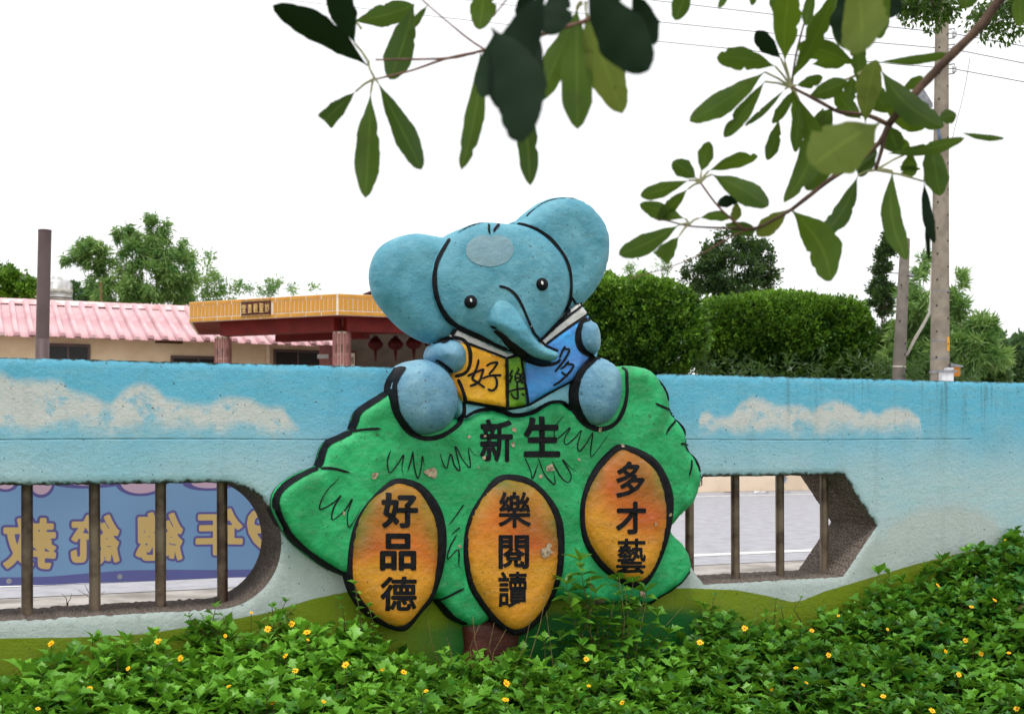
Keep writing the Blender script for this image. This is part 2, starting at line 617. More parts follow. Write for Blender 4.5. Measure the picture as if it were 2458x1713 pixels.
def lumps(q, s=1.0, seed=0):
    r = np.random.default_rng(seed)
    h = np.zeros(len(q))
    for k in range(9):
        f = r.uniform(6, 26)
        th = r.uniform(0, 6.28)
        h += np.sin((q[:, 0] * math.cos(th) + q[:, 1] * math.sin(th)) * f + r.uniform(0, 6.28)) / f * 9
    return h * s / 9


def cdt_fill(loops, interior, extra=None):
    """loops: list of closed (N,2) arrays, the first the outer one, the others holes"""
    pts, edges = [], []
    for lp in loops:
        o = len(pts)
        pts += [Vector((a, b)) for a, b in lp]
        edges += [(o + i, o + (i + 1) % len(lp)) for i in range(len(lp))]
    pts += [Vector((a, b)) for a, b in interior]
    r = delaunay_2d_cdt(pts, edges, [], 1, 1e-6)
    v = np.array([(p.x, p.y) for p in r[0]])
    f = [tuple(t) for t in r[2]]
    if len(loops) > 1:
        cen = np.array([v[list(t)].mean(0) for t in f])
        keep = np.ones(len(f), bool)
        for h in loops[1:]:
            keep &= ~inside(cen, h)
        f = [t for t, k in zip(f, keep) if k]
    return v, f


SOLIDS = []      # (verts in wall frame, faces) of everything paint can be laid on
_bvh = {'n': -1, 't': None}


def bvh():
    if _bvh['n'] != len(SOLIDS):
        vs, fs = [], []
        for v, f in SOLIDS:
            o = len(vs)
            vs += [tuple(p) for p in v]
            fs += [tuple(i + o for i in t) for t in f]
        _bvh['t'] = BVHTree.FromPolygons(vs, fs)
        _bvh['n'] = len(SOLIDS)
    return _bvh['t']


def hit_px(px, py, w=0.06):
    d = wall_ray(px, py)
    h = bvh().ray_cast(Vector(CAM_L), Vector(d))
    if h[0] is None:
        u, z = tr(px, py, w)
        return (u, -w, z)
    return tuple(h[0])


def drop(u, z, default=0.06):
    h = bvh().ray_cast(Vector((u, -2, z)), Vector((0, 1, 0)))
    if h[0] is None or h[0].y > 0.05:
        return -default
    return h[0].y


def relief(name, outline, parent, off, mat, w0, w1, r, wt=0.05, back=0.06, res=0.014, lump=0.004, wfun=None, cfun=None, seed=1, smooth_step=True, side=None):
    """a cement relief with rounded edges; outline in photo pixels"""
    uv = [tr(a, b, wt) for a, b in outline]
    bd = catmull(uv, res * 0.9) if smooth_step else densify(uv, res)
    lo, hi = bd.min(0), bd.max(0)
    gx, gy = np.meshgrid(np.arange(lo[0], hi[0], res), np.arange(lo[1], hi[1], res))
    q = np.stack([gx.ravel(), gy.ravel()], 1) + RNG.uniform(-0.2, 0.2, (gx.size, 2)) * res
    q = q[inside(q, bd)]
    q = q[seg_dist(q, bd) > res * 0.55]
    # extra rings just inside the edge keep the round clean
    v, f = cdt_fill([bd], q)
    d = seg_dist(v, bd)
    t = np.clip(d / r, 0, 1)
    prof = np.sqrt(np.clip(1 - (1 - t) ** 2, 0, 1))
    w = w0 + (w1 - w0) * prof
    if wfun is not None:
        w = w + wfun(v)
    w = w + lumps(v, lump, seed) * np.clip(d / 0.03, 0, 1)
    V3 = [(a, -c, b) for (a, b), c in zip(v, w)]
    n0 = len(V3)
    # skirt: find boundary edges
    ec = {}
    for t3 in f:
        for i in range(len(t3)):
            e = (t3[i], t3[(i + 1) % len(t3)])
            k = tuple(sorted(e))
            ec.setdefault(k, []).append(e)
    F = [tuple(reversed(t3)) if orient(v, t3) < 0 else t3 for t3 in f]
    skirt = {}
    sides = []
    for k, es in ec.items():
        if len(es) == 1:
            for i in k:
                if i not in skirt:
                    skirt[i] = len(V3)
                    V3.append((v[i][0], back, v[i][1]))
            a, b = es[0]
            sides.append((a, b, skirt[b], skirt[a]))
    mb = MB()
    mb.v, mb.f = [tuple(p) for p in V3], F + sides
    SOLIDS.append((list(mb.v), list(mb.f)))
    if _bvh['n'] == len(SOLIDS):
        _bvh['n'] = -1
    o = obj(name, mb, mat, parent, off, smooth=True)
    if side is not None:
        o.data.materials.append(side)
        for p in list(o.data.polygons)[len(F):]:
            p.material_index = 1
    fix_normals(o.data)
    if cfun is not None:
        cc = cfun(np.array([(p[0], p[2]) for p in V3]))
        cattr(o.data, 'Col', cc)
    return o


def orient(v, t):
    a, b, c = v[t[0]], v[t[1]], v[t[2]]
    return (b[0] - a[0]) * (c[1] - a[1]) - (b[1] - a[1]) * (c[0] - a[0])


def densify(uv, step):
    out = []
    for i in range(len(uv)):
        a, b = np.array(uv[i]), np.array(uv[(i + 1) % len(uv)])
        k = max(1, int(np.linalg.norm(b - a) / step))
        for j in range(k):
            out.append(a + (b - a) * j / k)
    return np.array(out)


def fix_normals(me):
    bm = bmesh.new()
    bm.from_mesh(me)
    bmesh.ops.recalc_face_normals(bm, faces=bm.faces)
    bm.to_mesh(me)
    bm.free()


def ribbon(name, pts, width, parent, off, mat=None, w=0.06, lift=0.0021, closed=False, taper=False, wob=0.12, plane=None):
    """a brushed line: photo-pixel polyline laid on whatever relief is there; width in photo pixels"""
    if plane is None:
        loc = [hit_px(a, b, w) for a, b in pts]
        uv = [(a[0], a[2]) for a in loc]
    else:
        uv = [tr(a, b, plane) for a, b in pts]
    c = catmull(uv, 0.009, closed)
    n = len(c)
    if n < 2:
        return None
    tang = np.gradient(c, axis=0) if not closed else np.roll(c, -1, 0) - np.roll(c, 1, 0)
    tang /= np.linalg.norm(tang, axis=1)[:, None] + 1e-9
    nrm = np.stack([-tang[:, 1], tang[:, 0]], 1)
    s = np.linspace(0, 1, n)
    hw = np.interp(s, np.linspace(0, 1, len(width)), width) if hasattr(width, '__len__') else np.full(n, float(width))
    hw = hw * 0.5 * PXM * 0.95
    ph = random.uniform(0, 6)
    hw = hw * (1 + wob * np.sin(np.arange(n) * 0.37 + ph) * 0.6 + wob * RNG.uniform(-0.5, 0.5, n))
    if taper:
        hw = hw * np.clip(np.minimum(s * 6 + 0.35, (1 - s) * 4 + 0.15), 0.15, 1)
    elif not closed:
        hw = hw * np.clip(np.minimum(s * n / 2.5 + 0.55, (1 - s) * n / 2.5 + 0.55), 0.3, 1)
    M5 = 5
    mb = MB()
    for i in range(n):
        for j in range(M5):
            k = (j / (M5 - 1) * 2 - 1) * hw[i]
            u, z = c[i] + nrm[i] * k
            y = min(drop(u, z, w), drop(u + 0.003, z, w), drop(u - 0.003, z, w), drop(u, z + 0.003, w), drop(u, z - 0.003, w))
            mb.v.append((u, y - lift, z))
    cnt = n if closed else n - 1
    for i in range(cnt):
        i2 = (i + 1) % n
        for j in range(M5 - 1):
            mb.f.append((i * M5 + j, i * M5 + j + 1, i2 * M5 + j + 1, i2 * M5 + j))
    o = obj(name, mb, mat or M['black'], parent, off, smooth=True)
    return o


def text_mesh(s, bold=0.0):
    cu = bpy.data.curves.new('lettering', 'FONT')
    cu.body = s
    cu.offset = bold
    cu.resolution_u = 3
    t = bpy.data.objects.new('lettering', cu)
    COL.objects.link(t)
    dg = bpy.context.evaluated_depsgraph_get()
    dg.update()
    ev = t.evaluated_get(dg)
    me = ev.to_mesh()
    bm = bmesh.new()
    bm.from_mesh(me)
    ev.to_mesh_clear()
    bpy.data.objects.remove(t)
    bpy.data.curves.remove(cu)
    bmesh.ops.remove_doubles(bm, verts=bm.verts, dist=1e-5)
    bmesh.ops.triangulate(bm, faces=bm.faces)
    for _ in range(3):
        long = [e for e in bm.edges if e.calc_length() > 0.1]
        if not long:
            break
        bmesh.ops.subdivide_edges(bm, edges=long, cuts=1)
        bmesh.ops.triangulate(bm, faces=bm.faces)
    v = np.array([(p.co.x, p.co.y) for p in bm.verts])
    bm.verts.index_update()
    f = [tuple(p.index for p in q.verts) for q in bm.faces]
    bm.free()
    lo, hi = v.min(0), v.max(0)
    return (v - lo) / (hi - lo), f


def painted_char(s, cx, cy, w, h, parent, off, bold=0.025, mat=None, lift=0.0019, rot=0.0):
    """one character painted on the relief, box given in photo pixels"""
    v, f = text_mesh(s, 0.004)
    hx = hit_px(cx, cy)
    wp = -hx[1]
    mb = MB()
    ca, sa = math.cos(rot), math.sin(rot)
    for k, (sx, sy) in enumerate(((0, 0), (1, 0), (-1, 0), (0, 1), (0, -1), (0.7, 0.7), (-0.7, 0.7), (0.7, -0.7), (-0.7, -0.7))):
        o = len(mb.v)
        for a, b in v:
            dx, dy = (a - 0.5 + sx * bold) * w, -(b - 0.5 + sy * bold) * h
            px, py = cx + dx * ca - dy * sa, cy + dx * sa + dy * ca
            u, z = tr(px, py, wp)
            mb.v.append((u, drop(u, z, wp) - lift - k * 0.00008, z))
        mb.f += [tuple(i + o for i in t) for t in f]
    o = obj('character', mb, mat or M['black'], parent, off, smooth=True)
    return o

# ================================================================== THE SETTING: ground, road


def sheet(name, y0a, y0b, z, mat, u0=-60, u1=90):
    """strip parallel to the wall between two wall-normal distances"""
    mb = MB()
    n = 24
    for i in range(n + 1):
        u = u0 + (u1 - u0) * i / n
        mb.v += [tuple(W(u, y0a, z)), tuple(W(u, y0b, z))]
    for i in range(n):
        mb.f.append((2 * i, 2 * i + 2, 2 * i + 3, 2 * i + 1))
    o = obj(name, mb, mat)
    return tag(o, kind='structure')


mb = MB()
mb.add([(-900, -60, -0.62), (900, -60, -0.62), (900, 1500, -0.62), (-900, 1500, -0.62)], [(0, 1, 2, 3)])
tag(obj('ground', mb, M['earth']), kind='structure')
mb = MB().box(-60, 90, 0.37, 34, -0.6, -0.012)
g = obj('street_base', mb, M['concrete'], loc=tuple(W(0, 0, 0)), rot=(0, 0, ALPHA))
tag(g, kind='structure')
nd = lambda y0: (y0 * SD - WY) * CA     # intercept distance -> wall-normal distance
sheet('pavement', 0.383, nd(7.78), -0.004, M['concrete'])
sheet('road', nd(7.78), nd(18.35), 0.0, M['asphalt'])
sheet('road_line', nd(8.34), nd(8.50), 0.004, M['roadpaint'])
sheet('road_line', nd(17.0), nd(17.16), 0.004, M['roadpaint'])
sheet('verge', nd(18.35), nd(30), 0.002, M['concrete'])

# ================================================================== MURAL WALL
WT = 0.38
Z_TOP, Z_SILL, Z_LINT, Z_GROOVE, Z_BOT = 1.364, 0.355, 0.874, 1.05, -0.58
U_L, U_R = -4.4, 5.2


def jitter_line(a, b, step, amp, axis, seed):
    r = np.random.default_rng(seed)
    a, b = np.array(a, float), np.array(b, float)
    n = max(2, int(np.linalg.norm(b - a) / step))
    t = np.linspace(0, 1, n, endpoint=False)
    p = a + (b - a) * t[:, None]
    j = r.normal(0, amp, n)
    j[0] = 0
    p[:, axis] += j
    return p


outer = np.concatenate([
    jitter_line((U_L, Z_BOT), (U_R, Z_BOT), 0.08, 0, 1, 1),
    jitter_line((U_R, Z_BOT), (U_R, Z_TOP), 0.05, 0, 0, 2),
    jitter_line((U_R, Z_TOP), (U_L, Z_TOP), 0.012, 0.0009, 1, 3),
    jitter_line((U_L, Z_TOP), (U_L, Z_BOT), 0.05, 0, 0, 4)])
rr = (Z_LINT - Z_SILL) / 2
zc = (Z_LINT + Z_SILL) / 2
hl = [np.array([(-1.053 - rr + rr * math.cos(t), zc + rr * math.sin(t)) for t in np.linspace(-math.pi / 2, math.pi / 2, 44, endpoint=False)]),
      jitter_line((-1.053 - rr, Z_LINT), (-3.5, Z_LINT), 0.014, 0.0016, 1, 5),
      np.array([(-3.5 - rr * math.cos(t), zc + rr * math.sin(t)) for t in np.linspace(math.pi / 2, -math.pi / 2, 44, endpoint=False)]),
      jitter_line((-3.5, Z_SILL), (-1.053 - rr, Z_SILL), 0.014, 0.0022, 1, 6)]
hole_l = np.concatenate(hl)
hx = [(1.021, Z_SILL - 0.008), (1.863, Z_SILL - 0.008), (2.079, 0.600), (1.863, Z_LINT - 0.004), (1.021, Z_LINT - 0.004), (0.81, 0.6)]
hole_r = np.concatenate([jitter_line(hx[i], hx[(i + 1) % 6], 0.013, 0.0018, 1, 10 + i) for i in range(6)])

res = 0.021
gx, gy = np.meshgrid(np.arange(U_L + res, U_R - res / 2, res), np.arange(Z_BOT + res, Z_TOP - res / 2, res))
q = np.stack([gx.ravel(), gy.ravel()], 1) + RNG.uniform(-0.15, 0.15, (gx.size, 2)) * res
q = q[~((q[:, 0] < -2.6) & (RNG.random(len(q)) < 0.7)) & ~((q[:, 0] > 3.3) & (RNG.random(len(q)) < 0.6)) & ~((q[:, 1] < -0.15) & (RNG.random(len(q)) < 0.6))]
q = q[~inside(q, hole_l) & ~inside(q, hole_r)]
for lp in (outer, hole_l, hole_r):
    q = q[seg_dist(q, lp) > res * 0.5]
q = q[abs(q[:, 1] - Z_GROOVE) > 0.014]
gu = np.arange(U_L + 0.05, U_R - 0.05, 0.016)
gw = np.sin(gu * 3.1) * 0.0025
rows = np.concatenate([np.stack([gu, Z_GROOVE + gw + k], 1) for k in (-0.0062, -0.003, 0.0, 0.003, 0.0062)])
q = np.concatenate([q, rows])
wv, wf = cdt_fill([outer, hole_l, hole_r], q)
wf = [t if orient(wv, t) > 0 else tuple(reversed(t)) for t in wf]
wy = np.zeros(len(wv))
gm = (abs(wv[:, 1] - Z_GROOVE - np.sin(wv[:, 0] * 3.1) * 0.0025) < 0.0012) & (wv[:, 0] > U_L + 0.04) & (wv[:, 0] < 2.72)
wy[gm] = 0.005 + 0.002 * np.sin(wv[gm, 0] * 40)
wy += lumps(wv, 0.0018, 3)
hd = np.minimum(seg_dist(wv, hole_l), seg_dist(wv, hole_r))
td = Z_TOP - wv[:, 1]
wy += 0.008 * np.clip(1 - hd / 0.012, 0, 1) ** 2 + 0.008 * np.clip(1 - td / 0.012, 0, 1) ** 2   # worn arrises
WBASE = (0.0, 0.0, Z_BOT)
wall = thing('mural_wall', 'low cement wall painted with blue sky, pale clouds and olive hills', 'wall', W(*WBASE), ALPHA)
mb = MB()
mb.v = [(a, y, b) for (a, b), y in zip(wv, wy)]
mb.f = list(wf)
SOLIDS.append((list(mb.v), list(mb.f)))
front = obj('painted_face', mb, M['wall'], wall, WBASE, smooth=True)
# painted sky layout, in the wall's own frame
hillp = np.array([trd(*p) for p in [(-900, 1420), (-300, 1440), (0, 1430), (180, 1428), (330, 1420), (480, 1395), (600, 1373), (700, 1342), (785, 1325), (900, 1330), (1200, 1330), (1400, 1320),
                                    (1545, 1318), (1650, 1322), (1720, 1335), (1775, 1349), (1800, 1345), (1850, 1325), (1950, 1295), (2050, 1265), (2150, 1240), (2290, 1212), (2700, 1180)]])
cl1 = np.array([trd(*p) for p in [(-400, 850), (-200, 835), (0, 832), (30, 846), (140, 851), (152, 870), (215, 886), (232, 901), (252, 900), (264, 884), (282, 868), (310, 853), (338, 860), (356, 872), (372, 886), (440, 906), (470, 905), (490, 893), (515, 885), (540, 887), (568, 896), (600, 911), (625, 908), (640, 918), (652, 940), (672, 955), (690, 1000)]])
cl2 = np.array([trd(*p) for p in [(1562, 1000), (1565, 925), (1590, 919), (1602, 934), (1640, 930), (1655, 903), (1688, 885), (1720, 896), (1740, 908), (1790, 904), (1812, 913), (1822, 921), (1842, 904), (1872, 893), (1905, 905), (1935, 926), (1950, 917), (1970, 930), (1985, 916), (2008, 910), (2035, 913), (2062, 931), (2074, 1000)]])
cl3 = np.array([trd(*p) for p in [(1985, 1300), (1990, 1180), (2040, 1120), (2090, 1095), (2140, 1082), (2190, 1100), (2230, 1130), (2245, 1200), (2250, 1300)]])
u_, z_ = wv[:, 0], wv[:, 1]
hill_z = np.interp(u_, hillp[:, 0], hillp[:, 1])
c1 = np.interp(u_, cl1[:, 0], cl1[:, 1]) - z_
c2 = np.interp(u_, cl2[:, 0], cl2[:, 1]) - z_
left = u_ < 0
inL, inR = (u_ < cl1[-1, 0]), (u_ > cl2[0, 0]) & (u_ < cl2[-1, 0])
cloud = np.where(inL, c1, np.where(inR, c2, -0.2))
cb = np.where(left, z_ - 1.055, z_ - 1.06)
me = front.data
fattr(me, 'hill', hill_z - z_)
fattr(me, 'cloud', np.clip(cloud, -0.3, 0.3))
fattr(me, 'cbot', cb)
fattr(me, 'vert', np.clip((z_ - 0.72) / (Z_TOP - 0.72), 0, 1))
w3 = np.interp(u_, cl3[:, 0], cl3[:, 1], left=-1, right=-1) - z_
fattr(me, 'white', np.clip((0.80 - z_) / 0.3, 0, 1) * 0.9 + np.clip(w3 / 0.15, 0, 1) * 0.5 - np.clip((u_ - 2.2) / 0.9, 0, 1) * 0.25)
fattr(me, 'hgreen', np.clip((hill_z - z_ - 0.05) / 0.12, 0, 1) * np.clip(1 - abs(u_ - 0.45) / 1.25, 0, 1) * 1.6)
fattr(me, 'drip', np.clip(1 - td / 0.34, 0, 1) * np.clip((u_ - 1.0) / 0.8, 0.06, 1))
ed = np.clip(1 - hd / 0.05, 0, 1) * np.where(z_ > 0.6, np.where(z_ > 0.8, 1, 0.85), 0.25)
fattr(me, 'edge', np.maximum(ed, np.clip(1 - td / 0.03, 0, 1) * 0.9))
# body behind the painted face
mb = MB()
n = len(outer)
mb.v = [(a, 0.0079 if b > Z_TOP - 0.05 else 0.0, b) for a, b in outer] + [(a, WT, b) for a, b in outer]
mb.f = [(i, n + i, n + (i + 1) % n, (i + 1) % n) for i in range(n)]
bv, bf = cdt_fill([outer, hole_l, hole_r], np.zeros((0, 2)))
o = len(mb.v)
mb.v += [(a, WT, b) for a, b in bv]
mb.f += [tuple(i + o for i in t) for t in bf]
obj('coping_and_back', mb, simple('weathered_cement', lin(150, 178, 184), lin(92, 96, 84), 9, 0.95, 0.6, 60, 0.006), wall, WBASE)
for hole in (hole_l, hole_r):
    mb = MB()
    n = len(hole)
    L = 6
    for k in range(L + 1):
        y = 0.0075 + (WT - 0.0075) * k / L
        jj = RNG.normal(0, 0.0016, (n, 2)) if 0 < k < L else np.zeros((n, 2))
        mb.v += [(a + j[0], y, b + j[1]) for (a, b), j in zip(hole, jj)]
    for k in range(L):
        for i in range(n):
            i2 = (i + 1) % n
            mb.f.append((k * n + i, k * n + i2, (k + 1) * n + i2, (k + 1) * n + i))
    obj('opening_reveal', mb, M['agg'], wall, WBASE)
# steel bars standing in the openings
bar_u = [trd(x, 1220, -0.19)[0] for x in (61, 213, 360, 499)]
bar_u = [bar_u[0] - 0.285 * k for k in (5, 4, 3, 2, 1)] + bar_u + [trd(x, 1200, -0.19)[0] for x in (1546, 1649, 1749, 1848)]
for i, u in enumerate(bar_u):
    mb = MB()
    lean = random.uniform(-0.003, 0.003)
    top = Z_LINT + 0.02
    mb.tube([(u, 0.19, Z_SILL - 0.03), (u + lean, 0.19, top)], 0.0225, 14, False)
    obj('bar', mb, M['pipe'], wall, WBASE, smooth=True)

# ================================================================== MANGO TREE RELIEF
TB = (0.1, 0.0, -0.3)
tree = thing('mango_tree_relief', 'green cement tree relief with three mangoes, painted on the wall below the elephant', 'wall relief', W(*TB), ALPHA)
fol_px = (R2([(735, 70), (650, 108), (580, 150), (530, 190), (505, 240), (488, 297), (430, 322), (370, 350), (335, 400), (319, 458), (306, 488), (250, 508), (180, 543), (130, 578), (93, 620), (75, 670), (85, 730),
              (120, 800), (160, 870), (220, 930), (290, 985), (360, 1030), (430, 1063), (520, 1095), (640, 1140), (760, 1180), (860, 1190), (940, 1195), (985, 1250), (1030, 1302), (1100, 1338), (1180, 1345)])
          + R3([(250, 1290), (400, 1240), (540, 1205), (620, 1205), (720, 1215), (800, 1230), (940, 1222), (1055, 1232), (1110, 1208), (1190, 1156), (1250, 1106), (1290, 1045), (1287, 980), (1260, 910), (1215, 860), (1183, 822),
                (1198, 798), (1240, 750), (1300, 690), (1330, 620), (1345, 545), (1338, 508), (1310, 440), (1270, 380), (1260, 310), (1225, 250), (1187, 200), (1170, 120), (1140, 55), (1105, -5), (1075, -32)])
          + R1([(1800, 1138), (1740, 1128), (1680, 1128), (1600, 1150), (1500, 1250), (1420, 1370), (1345, 1388), (1290, 1352), (1220, 1350), (1150, 1382), (1080, 1420), (985, 1432), (930, 1413), (860, 1393), (800, 1397), (740, 1414),
                (680, 1452), (600, 1440), (500, 1380), (400, 1300), (320, 1200)]))
fol = relief('foliage', fol_px, tree, TB, M['green'], 0.012, 0.085, 0.055, wt=0.05, back=0.08, res=0.016, lump=0.006, seed=5, side=M['black'])
# trunk below
tp = R3([(95, 1320), (240, 1300), (385, 1330), (378, 1440), (380, 1600), (95, 1600), (92, 1450)])
relief('trunk', tp, tree, TB, M['trunkpaint'], 0.01, 0.06, 0.06, wt=0.04, back=0.03, res=0.016, lump=0.005, seed=9)


def mango_col(top, bot, cu, hw, seed):
    r = np.random.default_rng(seed)

    def f(q):
        t = np.clip((top - q[:, 1]) / (top - bot), 0, 1)
        x = np.abs(q[:, 0] - cu) / hw
        t2 = t + lumps(q, 0.45, seed)
        green = np.clip(1.0 - t2 * 2.9 + np.clip(x - 0.5, 0, 1) * 2.4 * np.clip(1.3 - t * 1.7, 0, 1), 0, 1)
        yel = np.clip((t2 - 0.36 - 0.05 * np.sin(q[:, 0] * 12 + seed)) / 0.24, 0, 1)
        a = np.array(lin(196, 88, 26))
        y = np.array(lin(212, 148, 34))
        g_ = np.array(lin(88, 100, 24))
        c = a * (1 - yel[:, None]) + y * yel[:, None]
        c = c * (1 - green[:, None]) + g_ * green[:, None]
        return c
    return f


mangoes = [
    (R2([(740, 550), (850, 570), (930, 640), (985, 740), (1005, 870), (990, 1020), (940, 1180), (870, 1270), (790, 1360), (700, 1352), (600, 1290), (530, 1210), (485, 1100), (478, 980), (500, 840), (540, 740), (600, 660), (670, 590)]),
     R2([(730, 577), (660, 620), (590, 685), (540, 770), (512, 870), (500, 970), (502, 1080), (532, 1170), (590, 1250), (660, 1308), (735, 1340), (800, 1320), (870, 1240), (928, 1150), (953, 1000), (958, 870), (943, 770), (900, 680), (850, 612), (790, 583)]),
     [('好', R2([(755, 720)])[0], 82, 80), ('品', R2([(745, 942)])[0], 82, 84), ('德', R2([(748, 1165)])[0], 84, 80)], 'mango lettered 好品德, leftmost of the three'),
    (R3([(290, 530), (400, 540), (490, 600), (570, 700), (605, 800), (612, 920), (600, 1060), (570, 1150), (510, 1270), (440, 1350), (370, 1387), (300, 1367), (220, 1302), (150, 1212), (100, 1120), (75, 980), (80, 850), (110, 740), (170, 640), (230, 560)]),
     R3([(290, 557), (222, 602), (152, 692), (112, 782), (94, 890), (98, 990), (123, 1110), (173, 1200), (242, 1288), (310, 1345), (368, 1356), (438, 1316), (508, 1228), (556, 1110), (573, 990), (573, 870), (556, 760), (508, 662), (440, 594), (360, 564)]),
     [('樂', R3([(345, 717)])[0], 76, 84), ('閱', R3([(340, 942)])[0], 70, 78), ('讀', R3([(335, 1142)])[0], 68, 84)], 'mango lettered 樂閱讀, the middle one'),
    (R3([(905, 368), (1000, 390), (1090, 440), (1150, 520), (1190, 630), (1191, 750), (1165, 880), (1130, 980), (1090, 1060), (1040, 1122), (960, 1128), (870, 1082), (790, 1012), (720, 900), (696, 790), (699, 680), (730, 570), (780, 480), (840, 413)]),
     R3([(908, 397), (832, 462), (772, 542), (728, 640), (715, 740), (728, 850), (768, 938), (832, 1016), (902, 1074), (962, 1098), (1028, 1094), (1086, 1028), (1121, 940), (1146, 830), (1152, 720), (1137, 612), (1098, 514), (1040, 454), (972, 414)]),
     [('多', R3([(962, 556)])[0], 66, 84), ('才', R3([(964, 760)])[0], 68, 74), ('藝', R3([(969, 966)])[0], 66, 84)], 'mango lettered 多才藝, highest of the three'),
]
mango_objs = []
for i, (ob, fb, chars, lab) in enumerate(mangoes):
    uv = np.array([tr(a, b, 0.1) for a, b in fb])
    lo, hi = uv.min(0), uv.max(0)
    mo = relief('mango', fb, tree, TB, M['mango'], 0.100, 0.146, 0.085, wt=0.1, back=0.05, res=0.012, lump=0.005, seed=20 + i,
                cfun=mango_col(hi[1], lo[1], (lo[0] + hi[0]) / 2, (hi[0] - lo[0]) / 2, i * 3 + 1))
    mo['label'] = lab
    relief('mango_outline', ob, mo, TB, M['black'], 0.090, 0.106, 0.02, wt=0.09, back=0.04, res=0.014, lump=0.003, seed=30 + i)
    mango_objs.append(mo)

# ================================================================== ELEPHANT RELIEF
EB = (0.1, 0.0, 0.9)
ele = thing('elephant_relief', 'big pale blue cement elephant sitting on top of the wall, reading', 'elephant sculpture', W(*EB), ALPHA)
ear_l = R1([(620, 345), (560, 333), (520, 327), (450, 314), (390, 308), (320, 318), (250, 340), (190, 375), (150, 420), (122, 480), (108, 550), (112, 620), (130, 690), (165, 750), (205, 800), (250, 850), (310, 905), (380, 950), (440, 977), (500, 990), (600, 960), (680, 850), (700, 600), (680, 420)])
relief('ear', ear_l, ele, EB, M['eleph'], 0.0, 0.078, 0.10, wt=0.012, back=0.03, lump=0.006, seed=41)
ear_r = R1([(985, 262), (1020, 226), (1060, 190), (1110, 150), (1160, 116), (1220, 92), (1300, 82), (1370, 90), (1430, 115), (1490, 165), (1540, 230), (1570, 300), (1582, 380), (1575, 460), (1558, 540), (1530, 605), (1500, 655), (1452, 715), (1400, 760), (1300, 790), (1200, 700), (1120, 450)])
relief('ear', ear_r, ele, EB, M['eleph'], 0.0, 0.078, 0.10, wt=0.012, back=0.03, lump=0.006, seed=42)
back_px = R1([(590, 940), (760, 950), (1000, 1000), (1200, 900), (1410, 750), (1450, 795), (1490, 860), (1520, 960), (1515, 1070), (1440, 1200), (1370, 1400), (1290, 1375), (1150, 1400), (985, 1450), (860, 1410), (690, 1470), (620, 1400), (540, 1200), (520, 1050)])
relief('backing', back_px, ele, EB, M['panel'], 0.02, 0.062, 0.03, wt=0.05, back=0.09, lump=0.003, seed=43)
head_px = R1([(585, 338), (640, 300), (700, 265), (760, 243), (820, 235), (880, 237), (950, 244), (1015, 247), (1080, 261), (1150, 291), (1220, 341), (1275, 401), (1315, 461), (1340, 530), (1350, 600), (1348, 680), (1330, 760), (1300, 820), (1250, 885), (1190, 945), (1130, 1000), (1060, 1045), (980, 1055), (900, 1022), (780, 962), (700, 924), (630, 885), (580, 845), (540, 790), (510, 720), (493, 640), (490, 560), (505, 490), (540, 415)])
head = relief('head', head_px, ele, EB, M['eleph'], 0.078, 0.152, 0.24, wt=0.11, back=0.10, lump=0.006, seed=44)
# ---- the open book, held up in front
BB = (0.0, 0.0, 1.08)
book = thing('open_book', 'open picture book held up by the elephant, yellow and blue covers, green spine', 'book', W(*BB), ALPHA)
kw = dict(r=0.012, wt=0.09, back=0.05, lump=0.0015, smooth_step=False, res=0.016)
relief('page_block', R1([(605, 945), (637, 898), (790, 966), (945, 1034), (1012, 1034), (1052, 1064), (1052, 1110), (945, 1110), (690, 1010)]), book, BB, M['page'], 0.075, 0.086, **kw)
relief('page_block', R1([(1100, 1030), (1150, 974), (1405, 742), (1450, 795), (1450, 840), (1190, 1040), (1060, 1100)]), book, BB, M['page'], 0.075, 0.086, **kw)
relief('cover', R1([(600, 1000), (690, 985), (945, 1082), (948, 1394), (686, 1352), (600, 1250)]), book, BB, M['yellow'], 0.08, 0.094, **kw)['label'] = 'yellow front cover painted with 好'
relief('cover', R1([(1052, 1080), (1188, 992), (1447, 802), (1462, 860), (1472, 1078), (1395, 1166), (1360, 1220), (1200, 1300), (1090, 1366), (1062, 1374)]), book, BB, M['bookblue'], 0.08, 0.094, **kw)['label'] = 'blue back cover painted with 多'
sp_o = relief('spine', R1([(945, 1082), (1000, 1067), (1052, 1064), (1063, 1374), (1000, 1388), (948, 1396)]), book, BB, M['spine'], 0.092, 0.101, **kw)
cover_y = [c for c in book.children if c.name.startswith('cover')]
# ---- trunk, limbs
trunk_px = R1([(880, 660), (930, 655), (985, 688), (1030, 755), (1062, 830), (1088, 890), (1110, 932), (1148, 975), (1200, 1008), (1262, 1036), (1276, 1062), (1262, 1094), (1220, 1110), (1160, 1108), (1090, 1082), (1030, 1042), (970, 996), (920, 945), (870, 905), (838, 860), (836, 780), (850, 710)])
tk = relief('trunk', trunk_px, ele, EB, M['eleph'], 0.112, 0.202, 0.05, wt=0.16, back=0.0, res=0.010, lump=0.004, seed=45,
            wfun=lambda v: -0.015 * np.clip((1.25 - v[:, 1]) / 0.1, 0, 1) - 0.052 * np.clip((v[:, 1] - 1.53) / 0.13, 0, 1))
hand_l = R1([(545, 985), (615, 968), (668, 985), (700, 1035), (704, 1100), (675, 1155), (622, 1175), (565, 1152), (515, 1100), (497, 1060), (515, 1005)])
hl_o = relief('hand', hand_l, ele, EB, M['limb'], 0.088, 0.165, 0.085, wt=0.12, back=0.02, res=0.009, lump=0.004, seed=46)
